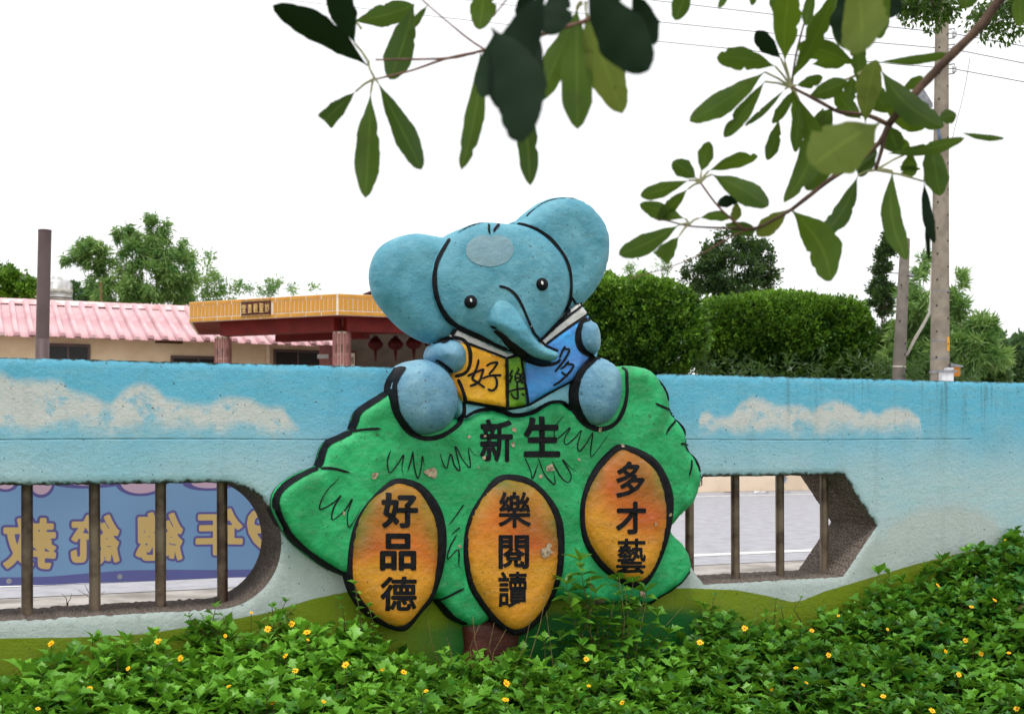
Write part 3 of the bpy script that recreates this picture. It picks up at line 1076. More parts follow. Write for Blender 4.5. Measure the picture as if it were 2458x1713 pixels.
leg_l = R1([(480, 1092), (400, 1090), (320, 1130), (270, 1200), (250, 1290), (260, 1390), (300, 1470), (360, 1530), (430, 1556), (510, 1548), (590, 1508), (640, 1440), (664, 1360), (650, 1262), (610, 1182), (560, 1130)])
relief('leg', leg_l, ele, EB, M['limb'], 0.085, 0.185, 0.13, wt=0.13, back=0.05, res=0.011, lump=0.005, seed=47)
hand_r = R1([(1470, 845), (1508, 868), (1530, 930), (1532, 1000), (1512, 1050), (1480, 1062), (1432, 1040), (1402, 1000), (1398, 940), (1412, 880), (1440, 852)])
relief('hand', hand_r, ele, EB, M['limb'], 0.088, 0.150, 0.07, wt=0.11, back=0.02, res=0.009, lump=0.004, seed=48)
leg_r = R1([(1520, 1072), (1580, 1085), (1640, 1130), (1670, 1200), (1672, 1300), (1650, 1390), (1610, 1460), (1550, 1495), (1490, 1493), (1432, 1458), (1388, 1390), (1377, 1310), (1392, 1220), (1432, 1140), (1480, 1088)])
relief('leg', leg_r, ele, EB, M['limb'], 0.085, 0.18, 0.11, wt=0.13, back=0.05, res=0.011, lump=0.005, seed=49)

# forehead patch: a wash of paler paint draped on the head


def drape(name, pts, parent, off, mat, lift=0.0022, res=0.012, wt=None):
    if wt is None:
        c = np.mean(np.array(pts), axis=0)
        wt = -hit_px(c[0], c[1])[1]
    uv = catmull([tr(a, b, wt) for a, b in pts], res)
    lo, hi = uv.min(0), uv.max(0)
    gx, gy = np.meshgrid(np.arange(lo[0], hi[0], res), np.arange(lo[1], hi[1], res))
    q = np.stack([gx.ravel(), gy.ravel()], 1)
    q = q[inside(q, uv)] if len(q) else q
    if len(q):
        q = q[seg_dist(q, uv) > res * 0.5]
    v, f = cdt_fill([uv], q)
    f = [t if orient(v, t) > 0 else tuple(reversed(t)) for t in f]
    mb = MB()
    mb.v = [(a, drop(a, b, wt) - lift, b) for a, b in v]
    mb.f = f
    return obj(name, mb, mat, parent, off, smooth=True)


drape('forehead_patch', R1([(845, 322), (800, 318), (750, 335), (710, 370), (694, 415), (705, 460), (745, 495), (800, 512), (850, 516), (910, 500), (955, 475), (982, 430), (985, 385), (965, 345), (920, 320), (875, 318), (852, 335)]), head, EB, M['patch'])
for cx_, cy_ in ((722, 733), (1163, 625)):
    px, py = R1([(cx_, cy_)])[0]
    h = hit_px(px, py)
    r0 = 40 / 2.58 * PXM
    mb = MB()
    nr, ns = 7, 24
    mb.v.append((0, -0.024, 0))
    for a in range(1, nr + 1):
        t = a / nr * math.pi / 2
        for b in range(ns):
            p = 2 * math.pi * b / ns
            mb.v.append((r0 * math.sin(t) * math.cos(p), -0.024 * math.cos(t) + (0.02 if a == nr else 0), r0 * math.sin(t) * math.sin(p)))
    mb.f += [(0, 1 + b, 1 + (b + 1) % ns) for b in range(ns)]
    for a in range(nr - 1):
        for b in range(ns):
            mb.f.append((1 + a * ns + b, 1 + (a + 1) * ns + b, 1 + (a + 1) * ns + (b + 1) % ns, 1 + a * ns + (b + 1) % ns))
    mb.v = [(x + h[0], y + h[1], z + h[2]) for x, y, z in mb.v]
    SOLIDS.append((list(mb.v), list(mb.f)))
    eye = obj('eye', mb, M['black'], ele, EB, smooth=True)
    fix_normals(eye.data)
    dpx = R1([(cx_ - 2, cy_ - 22), (cx_ + 7, cy_ - 14), (cx_ + 6, cy_ + 2), (cx_ - 4, cy_ - 4)])
    drape('highlight', dpx, eye, EB, M['white'], 0.002, 0.004)

# ---- brushed black lines
L = lambda name, pts, w, par, off=EB, **k: ribbon(name, pts, w, par, off, **k)
L('brush_line', R1([(588, 342), (542, 420), (510, 490), (497, 560), (498, 640), (515, 720), (545, 790), (585, 843), (634, 883), (700, 916), (780, 953), (860, 993), (945, 1030)]), [6, 8, 9, 8, 7], head)
L('brush_line', R1([(1008, 250), (1080, 266), (1150, 296), (1216, 345), (1270, 404), (1309, 463), (1334, 530), (1344, 600), (1343, 680), (1326, 756), (1296, 818), (1246, 882), (1198, 930), (1150, 975)]), [7, 9, 8, 8, 7], head)
L('brush_line', R1([(1346, 706), (1374, 752)]), 6, head)
L('brush_line', R1([(829, 250), (834, 290), (842, 316)]), 6, head, taper=True)
L('brush_line', R1([(896, 250), (876, 276), (862, 302)]), 6, head, taper=True)
L('brush_line', R1([(898, 637), (950, 651), (1000, 692), (1042, 762), (1072, 832), (1098, 892), (1120, 936), (1154, 978), (1204, 1012), (1264, 1038)]), [7, 8, 7, 7, 6], tk)
L('brush_line', R1([(864, 912), (910, 950), (952, 992), (1002, 1036), (1062, 1082), (1122, 1112), (1190, 1122), (1250, 1112), (1278, 1088)]), [4, 8, 10, 11, 8], tk)
L('brush_line', R1([(838, 884), (876, 904)]), 3, tk, taper=True)
L('brush_line', R1([(516, 990), (560, 964), (620, 955), (678, 970), (711, 1020), (720, 1080), (711, 1140), (680, 1178), (622, 1194), (568, 1165), (528, 1115), (488, 1090)][:9]), [7, 9, 10, 9, 8], hl_o)
L('brush_line', R1([(500, 1094), (552, 1124), (600, 1172)]), 5, hl_o)
legs = [c for c in ele.children if c.name.startswith('leg')]
hands = [c for c in ele.children if c.name.startswith('hand')]
L('brush_line', R1([(284, 1136), (246, 1220), (238, 1300), (250, 1400), (290, 1482), (350, 1547), (430, 1577), (520, 1570), (602, 1528), (656, 1455), (680, 1370), (668, 1270), (642, 1212)]), [8, 11, 12, 11, 8], legs[0])
L('brush_line', R1([(1470, 836), (1418, 850), (1388, 900), (1380, 960), (1392, 1012), (1430, 1052), (1492, 1078)]), [7, 11, 12, 9], hands[1])
L('brush_line', R1([(1508, 1078), (1458, 1092), (1408, 1152), (1368, 1222), (1354, 1310), (1368, 1402), (1414, 1478), (1480, 1515), (1552, 1518), (1622, 1480), (1668, 1400), (1689, 1300), (1688, 1200), (1654, 1136)]), [7, 10, 13, 11, 8], legs[1])
L('hairline_crack', R1([(1062, 205), (1085, 180), (1120, 152), (1165, 122), (1225, 100), (1300, 90), (1372, 98)]), 1.6, ele, wob=0.6)
L('hairline_crack', R1([(640, 306), (700, 271), (762, 249), (800, 243)]), 1.4, head, wob=0.6)
# book lines
covers = [c for c in book.children if c.name.startswith('cover')]
pages = [c for c in book.children if c.name.startswith('page')]
for par, w, pts in ((covers[0], 7, [(690, 1352), (800, 1374), (945, 1396)]), (sp_o, 6, [(945, 1082), (947, 1240), (950, 1394)]), (sp_o, 7, [(1052, 1064), (1056, 1220), (1064, 1374)]),
                    (sp_o, 7, [(945, 1396), (1000, 1390), (1066, 1375)]), (covers[1], 7, [(1064, 1376), (1090, 1367), (1200, 1302), (1360, 1221)]), (covers[0], 6, [(690, 985), (820, 1034), (945, 1082)]),
                    (sp_o, 6, [(945, 1082), (1000, 1067), (1052, 1064)]), (pages[0], 6, [(605, 944), (637, 898)]), (pages[0], 6, [(637, 898), (790, 966), (945, 1034)]), (pages[0], 5, [(945, 1034), (1012, 1036)]),
                    (pages[1], 6, [(1150, 976), (1280, 858), (1404, 744)]), (pages[1], 6, [(1404, 744), (1447, 798)]), (covers[1], 6, [(1190, 993), (1320, 896), (1447, 802)]),
                    (covers[1], 7, [(1472, 1078), (1395, 1166), (1360, 1221)])):
    ribbon('brush_line', R1(pts), w, par, BB)
for par, w, strokes in ((covers[0], 6, [[(345, 300), (330, 400), (262, 575), (240, 640), (330, 700), (455, 790)], [(440, 470), (402, 560), (372, 660), (290, 730), (195, 760)], [(155, 590), (300, 522), (445, 470)],
                                        [(480, 420), (560, 370), (680, 352)], [(680, 352), (604, 470), (520, 560)], [(600, 570), (660, 660), (650, 780), (580, 840), (500, 810)], [(410, 635), (540, 585), (740, 576)]]),
                        (sp_o, 5, [[(930, 480), (885, 580), (920, 600)], [(930, 575), (880, 690), (905, 700)], [(1020, 440), (1040, 480), (985, 560)], [(975, 560), (985, 680)], [(1000, 560), (1060, 560), (1050, 680), (990, 690)],
                                   [(990, 620), (1050, 620)], [(1115, 500), (1085, 600), (1120, 610)], [(1125, 590), (1080, 690), (1130, 700)], [(830, 870), (980, 820), (1175, 800)], [(1010, 690), (1018, 850), (1025, 990)], [(905, 880), (940, 950), (1020, 990)], [(1090, 885), (1140, 930)]]),
                        (covers[1], 6, [[(1840, 75), (1790, 160), (1740, 280)], [(1800, 125), (1905, 130), (1890, 200), (1790, 360), (1660, 515)], [(1900, 330), (1830, 420), (1760, 470)],
                                        [(1840, 380), (1980, 400), (1930, 500), (1850, 590), (1740, 690), (1630, 755)], [(1770, 520), (1880, 600)]])):
    for s in strokes:
        ribbon('brush_stroke', RB(s), w, par, BB, taper=False, lift=0.0036)

# lines on the tree
for w, pts in (([8, 11, 10], R2([(716, 86), (642, 120), (583, 157), (534, 197), (510, 247), (495, 298)])), ([9, 11, 10], R2([(495, 302), (432, 330), (375, 358), (342, 404), (328, 456), (314, 490)])),
               ([8, 11, 12, 12, 11], R2([(314, 494), (252, 519), (188, 554), (140, 589), (106, 628), (92, 672), (102, 728), (134, 796), (174, 862), (230, 918), (300, 972), (368, 1018), (432, 1050), (486, 1070)])),
               (10, R2([(942, 1192), (990, 1246), (1036, 1294), (1104, 1328)])), ([7, 9, 8], R3([(1096, -18), (1131, 52), (1161, 122), (1179, 202), (1218, 257), (1251, 312), (1261, 382), (1301, 442), (1330, 512), (1337, 540)])),
               ([9, 14, 12], R3([(1280, 1046), (1244, 1098), (1184, 1146), (1106, 1194), (1046, 1220), (960, 1210)])), ([8, 10, 9, 8], R1([(685, 1450), (740, 1417), (800, 1400), (860, 1396), (930, 1417), (985, 1435), (1080, 1423), (1150, 1387), (1220, 1355), (1290, 1355), (1350, 1394)]))):
    ribbon('brush_line', pts, w, fol, TB)
for pts in (R3([(1095, 150), (1150, 175), (1190, 205)]), R3([(1195, 215), (1180, 270), (1150, 320)]), R3([(1230, 365), (1272, 372)]), R3([(1288, 450), (1288, 490), (1275, 540)]),
            R2([(490, 300), (560, 290), (655, 285)]), R2([(330, 496), (400, 498), (490, 521)]), R2([(930, 1200), (1010, 1180), (1100, 1135)])):
    ribbon('brush_line', pts, 6, fol, TB, taper=True)
GR = [R2(s) for s in ([(430, 550), (370, 610), (335, 670), (330, 715), (400, 680), (440, 640), (400, 710), (395, 770), (460, 720), (500, 660), (475, 740), (482, 810), (520, 760), (545, 700)],
                      [(705, 400), (688, 460), (700, 520), (745, 470), (775, 425), (765, 490), (775, 540)], [(825, 405), (812, 460), (795, 515)], [(825, 405), (830, 480), (850, 550), (868, 490), (875, 430), (885, 490)],
                      [(968, 415), (985, 470), (1005, 495), (1025, 420), (1045, 480), (1075, 505), (1050, 380), (1090, 450), (1130, 490), (1120, 390), (1150, 420), (1185, 430)],
                      [(1095, 690), (1060, 740), (1015, 800)], [(1075, 810), (1030, 850)], [(1060, 845), (1020, 920), (1010, 980), (1065, 930), (1070, 1020), (1090, 1025)])]
GR += [R3(s) for s in ([(605, 220), (570, 260), (555, 310), (570, 340), (640, 280), (610, 340), (620, 370), (670, 330), (700, 295), (680, 370), (690, 405), (730, 360), (760, 310), (750, 400), (755, 435), (800, 380), (850, 310)],
                       [(400, 440), (430, 510), (440, 550), (470, 470)], [(470, 440), (500, 520), (530, 560), (560, 580), (550, 500)], [(545, 460), (590, 540), (630, 570), (645, 530), (600, 450), (650, 500), (680, 510)])]
for s in GR:
    ribbon('grass_stroke', s, 3.2, fol, TB, taper=True, wob=0.3)
# lettering on the tree and the mangoes
painted_char('新', *R3([(247, 348)])[0], 76, 98, fol, TB, 0.026)
painted_char('生', *R3([(490, 328)])[0], 82, 92, fol, TB, 0.035)
for mo, (_, _, chars, _) in zip(mango_objs, mangoes):
    for s, (cx_, cy_), w, h in chars:
        painted_char(s, cx_, cy_, w, h, mo, TB, 0.034 if s in '好品才' else (0.016 if s in '藝讀樂' else 0.024))
# flaked patches of bare cement


def chip(px, py, r, parent, off):
    n = 11
    pts = []
    a0 = random.uniform(0, 6)
    e = random.uniform(0.55, 0.9)
    for k in range(n):
        t = 2 * math.pi * k / n
        q = r * random.uniform(0.6, 1.15)
        dx, dy = q * math.cos(t), q * e * math.sin(t)
        pts.append((px + dx * math.cos(a0) - dy * math.sin(a0), py + dx * math.sin(a0) + dy * math.cos(a0)))
    drape('flaked_patch', pts, parent, off, M['chip'], 0.0044, 0.008)


for x, y, r in ((340, 290, 17), (335, 370, 18), (180, 440, 15), (150, 490, 8), (530, 495, 30), (685, 450, 10), (480, 540, 13), (100, 330, 10), (800, 290, 14), (185, 325, 8), (780, 1216, 36), (1025, 1165, 26)):
    chip(*R3([(x, y)])[0], r / 2.22, fol, TB)
chip(*R3([(515, 938)])[0], 40 / 2.22, mango_objs[1], TB)
chip(*R3([(530, 905)])[0], 18 / 2.22, mango_objs[1], TB)
for x, y in ((1175, 745), (1095, 790), (920, 375)):
    chip(*R3([(x, y)])[0], 11 / 2.22, mango_objs[2], TB)
for x, y, r in ((620, 535, 26), (915, 520, 36), (455, 735, 12), (1075, 910, 12)):
    chip(*R2([(x, y)])[0], r / 2.22, fol, TB)
for x, y, r in ((1225, 755, 6), (1095, 885, 6), (1150, 992, 7)):
    chip(*R1([(x, y)])[0], r / 2.58, head, EB)

# ================================================================== BANNER on the far side of the wall
NB = (-2.2, 0.49, 0.47)
ban = thing('event_banner', 'pale blue vinyl banner with yellow lettering, seen from behind through the bars', 'banner', W(*NB), ALPHA)
yb = 0.49
zb_l, zb_r = trd(0, 1313, -yb)[1], trd(575, 1293, -yb)[1]
ub_l, ub_r = trd(0, 1313, -yb)[0], trd(575, 1293, -yb)[0]
zline = lambda u: zb_l + (zb_r - zb_l) * (u - ub_l) / (ub_r - ub_l)


def cloth(u, z):
    return yb + 0.014 * math.sin(u * 5 + z * 3) + 0.008 * math.sin(u * 13 + 1 - z * 5) + 0.004 * math.sin(u * 29 + z * 9)


def cloth_sheet(name, ua, ub, fa, fb, mat, lift, parent):
    mb = MB()
    nx, nz = 60, 10
    for i in range(nx + 1):
        u = ua + (ub - ua) * i / nx
        for j in range(nz + 1):
            z = fa(u) + (fb(u) - fa(u)) * j / nz
            mb.v.append((u, cloth(u, z) - lift, z))
    for i in range(nx):
        for j in range(nz):
            a = i * (nz + 1) + j
            mb.f.append((a, a + nz + 1, a + nz + 2, a + 1))
    return obj(name, mb, mat, parent, NB, smooth=True)


cloth_sheet('vinyl_sheet', -3.6, -2.35, zline, lambda u: 0.98, M['banner'], 0.002, ban)


def tri_inside(q, v, f):
    c = np.zeros(len(q), bool)
    for t in f:
        a, b, d = v[t[0]], v[t[1]], v[t[2]]
        e = [(b[0] - a[0]) * (q[:, 1] - a[1]) - (b[1] - a[1]) * (q[:, 0] - a[0]), (d[0] - b[0]) * (q[:, 1] - b[1]) - (d[1] - b[1]) * (q[:, 0] - b[0]), (a[0] - d[0]) * (q[:, 1] - d[1]) - (a[1] - d[1]) * (q[:, 0] - d[0])]
        c |= ((e[0] >= 0) & (e[1] >= 0) & (e[2] >= 0)) | ((e[0] <= 0) & (e[1] <= 0) & (e[2] <= 0))
    return c


# the printing is one flat sheet: its ink areas follow distances to the letter shapes
nx, nz = 430, 100
uu_ = np.linspace(-2.35, -0.72, nx)
gz = np.linspace(0, 1, nz)
U_ = np.repeat(uu_, nz)
zl_ = np.array([zline(x) for x in uu_])
Z_ = (zl_[:, None] + (0.98 - zl_)[:, None] * gz[None]).ravel()
Q_ = np.stack([U_, Z_], 1)
gd = np.full(len(Q_), 0.2)
for s_, x, y, w, h in (('教', 66, 1217, 112, 108), ('統', 213, 1208, 104, 104), ('總', 357, 1202, 100, 102), ('年', 492, 1192, 100, 100), ('9', 580, 1186, 46, 84)):
    v_, f_ = text_mesh(s_, 0.0)
    vv = np.array([trd(x + (0.5 - a) * w, y - (b - 0.5) * h, -yb) for a, b in v_])
    ec = {}
    for t in f_:
        for i in range(3):
            k_ = tuple(sorted((t[i], t[(i + 1) % 3])))
            ec[k_] = ec.get(k_, 0) + 1
    sel = (Q_[:, 0] > vv[:, 0].min() - 0.05) & (Q_[:, 0] < vv[:, 0].max() + 0.05) & (Q_[:, 1] > vv[:, 1].min() - 0.05) & (Q_[:, 1] < vv[:, 1].max() + 0.05)
    qs = Q_[sel]
    dd_ = np.full(len(qs), 1e9)
    for (i, j), n_e in ec.items():
        if n_e == 1:
            dd_ = np.minimum(dd_, seg_dist(qs, vv[[i, j]], False))
    ins_ = tri_inside(qs, vv, f_)
    gd[sel] = np.minimum(gd[sel], np.where(ins_, -dd_, dd_))
pk = np.full(len(Q_), 0.2)
for cx_, rx, ry in ((12, 20, 14), (92, 24, 26), (200, 40, 6), (318, 46, 24), (470, 40, 12)):
    (uc, zc_), (ue, _), (_, ze) = trd(cx_, 1082, -yb), trd(cx_ + rx, 1082, -yb), trd(cx_, 1082 + ry, -yb)
    a_, b_ = abs(ue - uc), abs(ze - zc_)
    pk = np.minimum(pk, (np.sqrt(((U_ - uc) / a_) ** 2 + (np.minimum(Z_ - zc_, 0) / b_) ** 2) - 1) * min(a_, b_))
mb = MB()
mb.v = [(a, cloth(a, b) - 0.002, b) for a, b in Q_]
mb.f = [(i * nz + j, (i + 1) * nz + j, (i + 1) * nz + j + 1, i * nz + j + 1) for i in range(nx - 1) for j in range(nz - 1)]
t = NT('banner_print')
t.rough(0.55, 0.3)
ga, pa, za_ = t.attr('gd').outputs['Fac'], t.attr('pk').outputs['Fac'], t.attr('band').outputs['Fac']
c_ = t.mix(t.ss(t.noise(1.5, 2), 0.35, 0.65), lin(130, 166, 204), lin(122, 158, 198))
c_ = t.mix(t.ss(za_, -0.0015, 0.0015), c_, lin(104, 108, 164))
c_ = t.mix(t.ss(ga, 0.0175, 0.0155), c_, lin(100, 96, 152))
c_ = t.mix(t.ss(ga, 0.0072, 0.0052), c_, lin(208, 180, 120))
c_ = t.mix(t.ss(pa, 0.013, 0.011), c_, lin(100, 96, 152))
c_ = t.mix(t.ss(pa, 0.001, -0.001), c_, lin(200, 172, 192))
t.col(c_)
tb = t.n('ShaderNodeBsdfTranslucent')
t.l(c_, tb.inputs['Color'])
mx = t.n('ShaderNodeMixShader')
mx.inputs[0].default_value = 0.75
t.l(t.bsdf.outputs[0], mx.inputs[1])
t.l(tb.outputs[0], mx.inputs[2])
t.l(mx.outputs[0], t.out.inputs['Surface'])
o = obj('printed_sheet', mb, t.m, ban, NB, smooth=True)
o['label'] = 'vinyl print showing mirrored yellow characters 教統總年9 with purple outlines'
fattr(o.data, 'gd', gd)
fattr(o.data, 'pk', pk)
fattr(o.data, 'band', zl_.repeat(nz) + 0.042 + 0.007 * np.sin(U_ * 7) - Z_)
for x, y in ((20, 1307), (268, 1297), (-220, 1314)):
    u, z = trd(x, y - 5, -yb)
    mb = MB()
    ns = 16
    for r_, yo in ((0.011, -0.006), (0.006, -0.008), (0.006, -0.004)):
        for k in range(ns):
            t = 2 * math.pi * k / ns
            mb.v.append((u + r_ * math.cos(t), cloth(u, z) + yo, z + r_ * math.sin(t)))
    for a in range(2):
        for k in range(ns):
            mb.f.append((a * ns + k, a * ns + (k + 1) % ns, (a + 1) * ns + (k + 1) % ns, (a + 1) * ns + k))
    mb.f.append(tuple(2 * ns + k for k in range(ns)))
    obj('eyelet', mb, M['whiteplast'], ban, NB)

# ================================================================== ACROSS THE ROAD
# --- low retaining wall
rw = nd(18.6)
LB = (8.0, rw, 0)
lw = thing('retaining_wall', 'low beige retaining wall along the far side of the road', 'wall', W(*LB), ALPHA)
mb = MB().box(-2.0, 40, rw, rw + 0.25, 0, 1.15)
obj('wall_body', mb, M['beige2'], lw, LB)
mb = MB().box(-2.02, 40.02, rw - 0.03, rw + 0.28, 1.15, 1.21)
obj('coping', mb, M['concrete'], lw, LB)
pu = D(1772, 1075, 20.3)
uu = pu.x * CA + (pu.y - WY) * SA
mb = MB()
zz = pu.z
mb.tube([(uu, rw + 0.1, zz), (uu, rw - 0.16, zz)], 0.075, 16, False)
mb.tube([(uu, rw - 0.16, zz), (uu, rw + 0.05, zz)], 0.06, 16, False)
obj('drain_pipe', mb, M['whiteplast'], lw, LB, smooth=True)
# graffiti-like black smear on it
pu = D(1596, 1084, 19.6)
uu2 = pu.x * CA + (pu.y - WY) * SA
mb = MB()
for k, (dx, h0, h1) in enumerate(((-0.05, -0.07, 0.06), (0.0, -0.08, 0.03), (0.05, -0.06, 0.07))):
    mb.add([(uu2 + dx - 0.012, rw - 0.004, pu.z + h0), (uu2 + dx + 0.014, rw - 0.004, pu.z + h0 + 0.01), (uu2 + dx + 0.018, rw - 0.004, pu.z + h1), (uu2 + dx - 0.01, rw - 0.004, pu.z + h1 - 0.01)], [(0, 1, 2, 3)])
obj('painted_mark', mb, M['black'], lw, LB)
for k, (x, y) in enumerate(((1705, 1100), (1760, 1100), (1640, 1101), (1850, 1099))):
    p = D(x, y + 2, 19.3)
    mb = MB()
    for j in range(3):
        a = random.uniform(0, 6)
        c = Vector((random.uniform(-0.15, 0.15), random.uniform(-0.06, 0.06), 0.012 + 0.005 * j))
        mb.add([c + Vector((0.12 * math.cos(a), 0.05 * math.sin(a), 0)), c + Vector((-0.03, 0.07, 0.03)), c + Vector((-0.12 * math.cos(a), -0.05 * math.sin(a), 0.01)), c + Vector((0.03, -0.07, 0.02))], [(0, 1, 2, 3)])
    tag(obj('litter', mb, M['whiteplast'] if k < 2 else M['chip'], loc=(p.x, p.y, 0.006)), 'scrap of litter lying at the foot of the beige retaining wall', 'litter', 'litter along the far kerb')

# --- beige block behind the hedge (seen between elephant leg and hedge foot)
p0 = D(1360, 812, 24.5)
p1 = D(1478, 812, 24.5)
gh = thing('beige_shed', 'small beige flat-topped building half hidden by the hedges', 'building', ((p0.x + p1.x) / 2, 24.5 * SD, 0), 0)
obj('wall_body', MB().box(p0.x - 1.5, p1.x, 24.5 * SD, 27.5 * SD, 0, p0.z), M['beige2'], gh, ((p0.x + p1.x) / 2, 24.5 * SD, 0))

# --- pink-roofed building
PY = nd(27.0)
pb_loc = (-9.0, PY, 0.0)
pb = thing('pink_roofed_house', 'long beige house with a pink corrugated metal roof', 'building', W(*pb_loc), ALPHA)


def far_u(px, yn):
    """disp column -> u on a plane parallel to the wall, yn metres behind it"""
    return trd(px, 985, -yn)[0]


def far_uz(px, py, yn):
    return trd(px, py, -yn)


z_eave = far_uz(0, 752, PY - 0.5)[1]
z_ridge = far_uz(0, 676, PY + 2.6)[1]
uL, uR = far_u(-250, PY), far_u(735, PY)
wallb = MB().box(uL, uR, PY, PY + 5.6, 0, z_eave + 0.15)
obj('wall', wallb, M['beige'], pb, pb_loc)
for x0, x1, y0, y1 in ((108, 196, 776, 860), (388, 500, 803, 860), (618, 716, 789, 860)):
    (ua, za), (ub, zb) = far_uz(x0, y0, PY), far_uz(x1, y1, PY)
    fo = obj('window', MB().box(ua, ub, PY - 0.02, PY + 0.0, zb, za), M['darkwin'], pb, pb_loc)
    fr = MB()
    fr.box(ua - 0.06, ub + 0.06, PY - 0.05, PY - 0.001, za, za + 0.07)
    fr.box(ua - 0.06, ua, PY - 0.05, PY - 0.001, zb, za)
    fr.box(ub, ub + 0.06, PY - 0.05, PY - 0.001, zb, za)
    fr.box((ua + ub) / 2 - 0.02, (ua + ub) / 2 + 0.02, PY - 0.045, PY - 0.021, zb, za)
    obj('frame', fr, M['brownpole'], fo, pb_loc)
obj('downpipe', MB().tube([(far_u(600, PY), PY - 0.07, z_eave), (far_u(600, PY), PY - 0.07, 0.2)], 0.045, 8), M['beige2'], pb, pb_loc)
(ua, za) = far_uz(348, 767, PY)
(ub, _) = far_uz(408, 768, PY)
obj('ledge', MB().box(ua, ub, PY - 0.12, PY - 0.001, za - 0.02, za + 0.02), M['plaque'], pb, pb_loc)
roof = obj('roof', MB().box(uL - 0.2, uR + 0.2, PY + 2.45, PY + 2.75, z_ridge - 0.28, z_ridge - 0.2), M['pinkdark'], pb, pb_loc)
ye, yr = PY - 0.55, PY + 2.6
pw = (far_u(225, PY) - far_u(60, PY)) / 4.95
npan = int((uR - uL) / pw) + 1
sl = (z_ridge - z_eave) / (yr - ye)


def panel_mesh(seed):
    r = random.Random(seed)
    mb = MB()
    n = 18
    prof = []
    for i in range(n + 1):
        s = i / n
        x = s * (pw + 0.02)
        h = 0.012 * math.sin(s * 2 * math.pi * 6)
        prof.append((x, h))
    sag = r.uniform(-0.02, 0.02)
    drop_e = r.uniform(-0.05, 0.05)
    for j in range(5):
        t = j / 4
        for x, h in prof:
            y = drop_e * (1 - t) + (yr - ye) * t
            mb.v.append((x, y, y * sl + h + sag * math.sin(t * 3.1) - (r.uniform(0, 0.02) if j == 0 else 0)))
    for j in range(4):
        for i in range(n):
            a = j * (n + 1) + i
            mb.f.append((a, a + 1, a + n + 2, a + n + 1))
    return mesh_of('roof_panel', mb, M['pinkroof'], True)


def rib_mesh(seed):
    r = random.Random(seed)
    mb = MB()
    yy0 = r.uniform(-0.08, 0.04)
    L_ = 6
    for j in range(L_ + 1):
        y = yy0 + (yr - ye - yy0) * j / L_
        wob = r.uniform(-0.008, 0.008)
        for x, h in ((-0.075, 0.0), (-0.045, 0.075), (0.045, 0.075), (0.075, 0.0)):
            mb.v.append((x + wob, y, y * sl + h + 0.012))
    for j in range(L_):
        for i in range(3):
            a = j * 4 + i
            mb.f.append((a, a + 1, a + 5, a + 4))
    mb.f.append((0, 3, 2, 1))
    return mesh_of('roof_rib', mb, M['pinkroof'])


pms = [panel_mesh(i) for i in range(4)]
rms = [rib_mesh(i) for i in range(3)]
for i in range(npan):
    x = uL + i * pw
    lo = (x - pb_loc[0], ye - PY, z_eave + random.uniform(-0.015, 0.015))
    obj('roof_panel', pms[i % 4], parent=roof, loc=lo)
    obj('roof_rib', rms[i % 3], parent=roof, loc=(lo[0], lo[1] - 0.01, lo[2] + 0.004))
mb = MB()
nn = 40
for i in range(nn + 1):
    x = uL - 0.1 + (uR - uL + 0.2) * i / nn
    for y, h in ((yr - 0.28, -0.06), (yr - 0.05, 0.09), (yr + 0.08, 0.1), (yr + 0.3, -0.02)):
        mb.v.append((x, y, z_ridge + h))
for i in range(nn):
    for k in range(3):
        a = i * 4 + k
        mb.f.append((a, a + 4, a + 5, a + 1))
obj('ridge_cap', mb, M['pinkdark'], roof, pb_loc)
mb = MB()
mb.add([(uL - .1, yr + 0.1, z_ridge - 0.03), (uR + .1, yr + 0.1, z_ridge - 0.03), (uR + .1, yr + 3.6, z_eave), (uL - .1, yr + 3.6, z_eave)], [(0, 1, 2, 3)])
obj('rear_slope', mb, M['pinkroof'], roof, pb_loc)
# gable end closing the right side
mb = MB().add([(uR, PY, z_eave + .1), (uR, PY + 5.6, z_eave + .1), (uR, yr, z_ridge - .05), (uR - .1, PY, z_eave + .1), (uR - .1, PY + 5.6, z_eave + .1), (uR - .1, yr, z_ridge - .05)], [(0, 1, 2), (5, 4, 3), (0, 2, 5, 3), (1, 4, 5, 2)])
obj('gable', mb, M['beige'], pb, pb_loc)

# --- temple porch
A_ = D(757, 658, 20.0)
B_ = D(424, 677, 21.25)
C_ = Vector((A_.x + 3.3 * CA + 0.2, A_.y + 3.3 * SA - 0.03, 0))
dirL = Vector((B_.x - A_.x, B_.y - A_.y, 0))
dirR = Vector((C_.x - A_.x, C_.y - A_.y, 0))
zt, zb = A_.z, D(757, 706, 20.0).z
TL = (A_.x, A_.y, 0)
temple = thing('temple_porch', 'temple porch with orange tiled parapet, dark red beams and tiled columns', 'temple', TL)
back = Vector((-0.62, 3.2, 0))
plan = [Vector((0, 0, 0)), dirR, dirR + Vector((-0.8, 3.2, 0)), dirL + back]
plan.append(dirL)
fas = obj('parapet', MB().prism([(p.x, p.y) for p in plan], zb, zt), M['grout'], temple)
dl, dr = dirL.normalized(), dirR.normalized()


def ring(inset, z0, z1, mat, name, closed=True):
    cen = sum(plan, Vector()) / len(plan)
    pts = []
    for p in plan:
        q = p + (cen - p).normalized() * inset
        pts.append((q.x, q.y))
    return obj(name, MB().prism(pts, z0, z1), mat, temple)


zbeam = D(757, 744, 20.6).z
ring(0.06, zbeam + 0.28, zb - 0.002, M['redbeam'], 'ceiling')
nL, nR = Vector((dl.y, -dl.x, 0)), Vector((dr.y, -dr.x, 0))
if nL.y > 0:
    nL = -nL
if nR.y > 0:
    nR = -nR


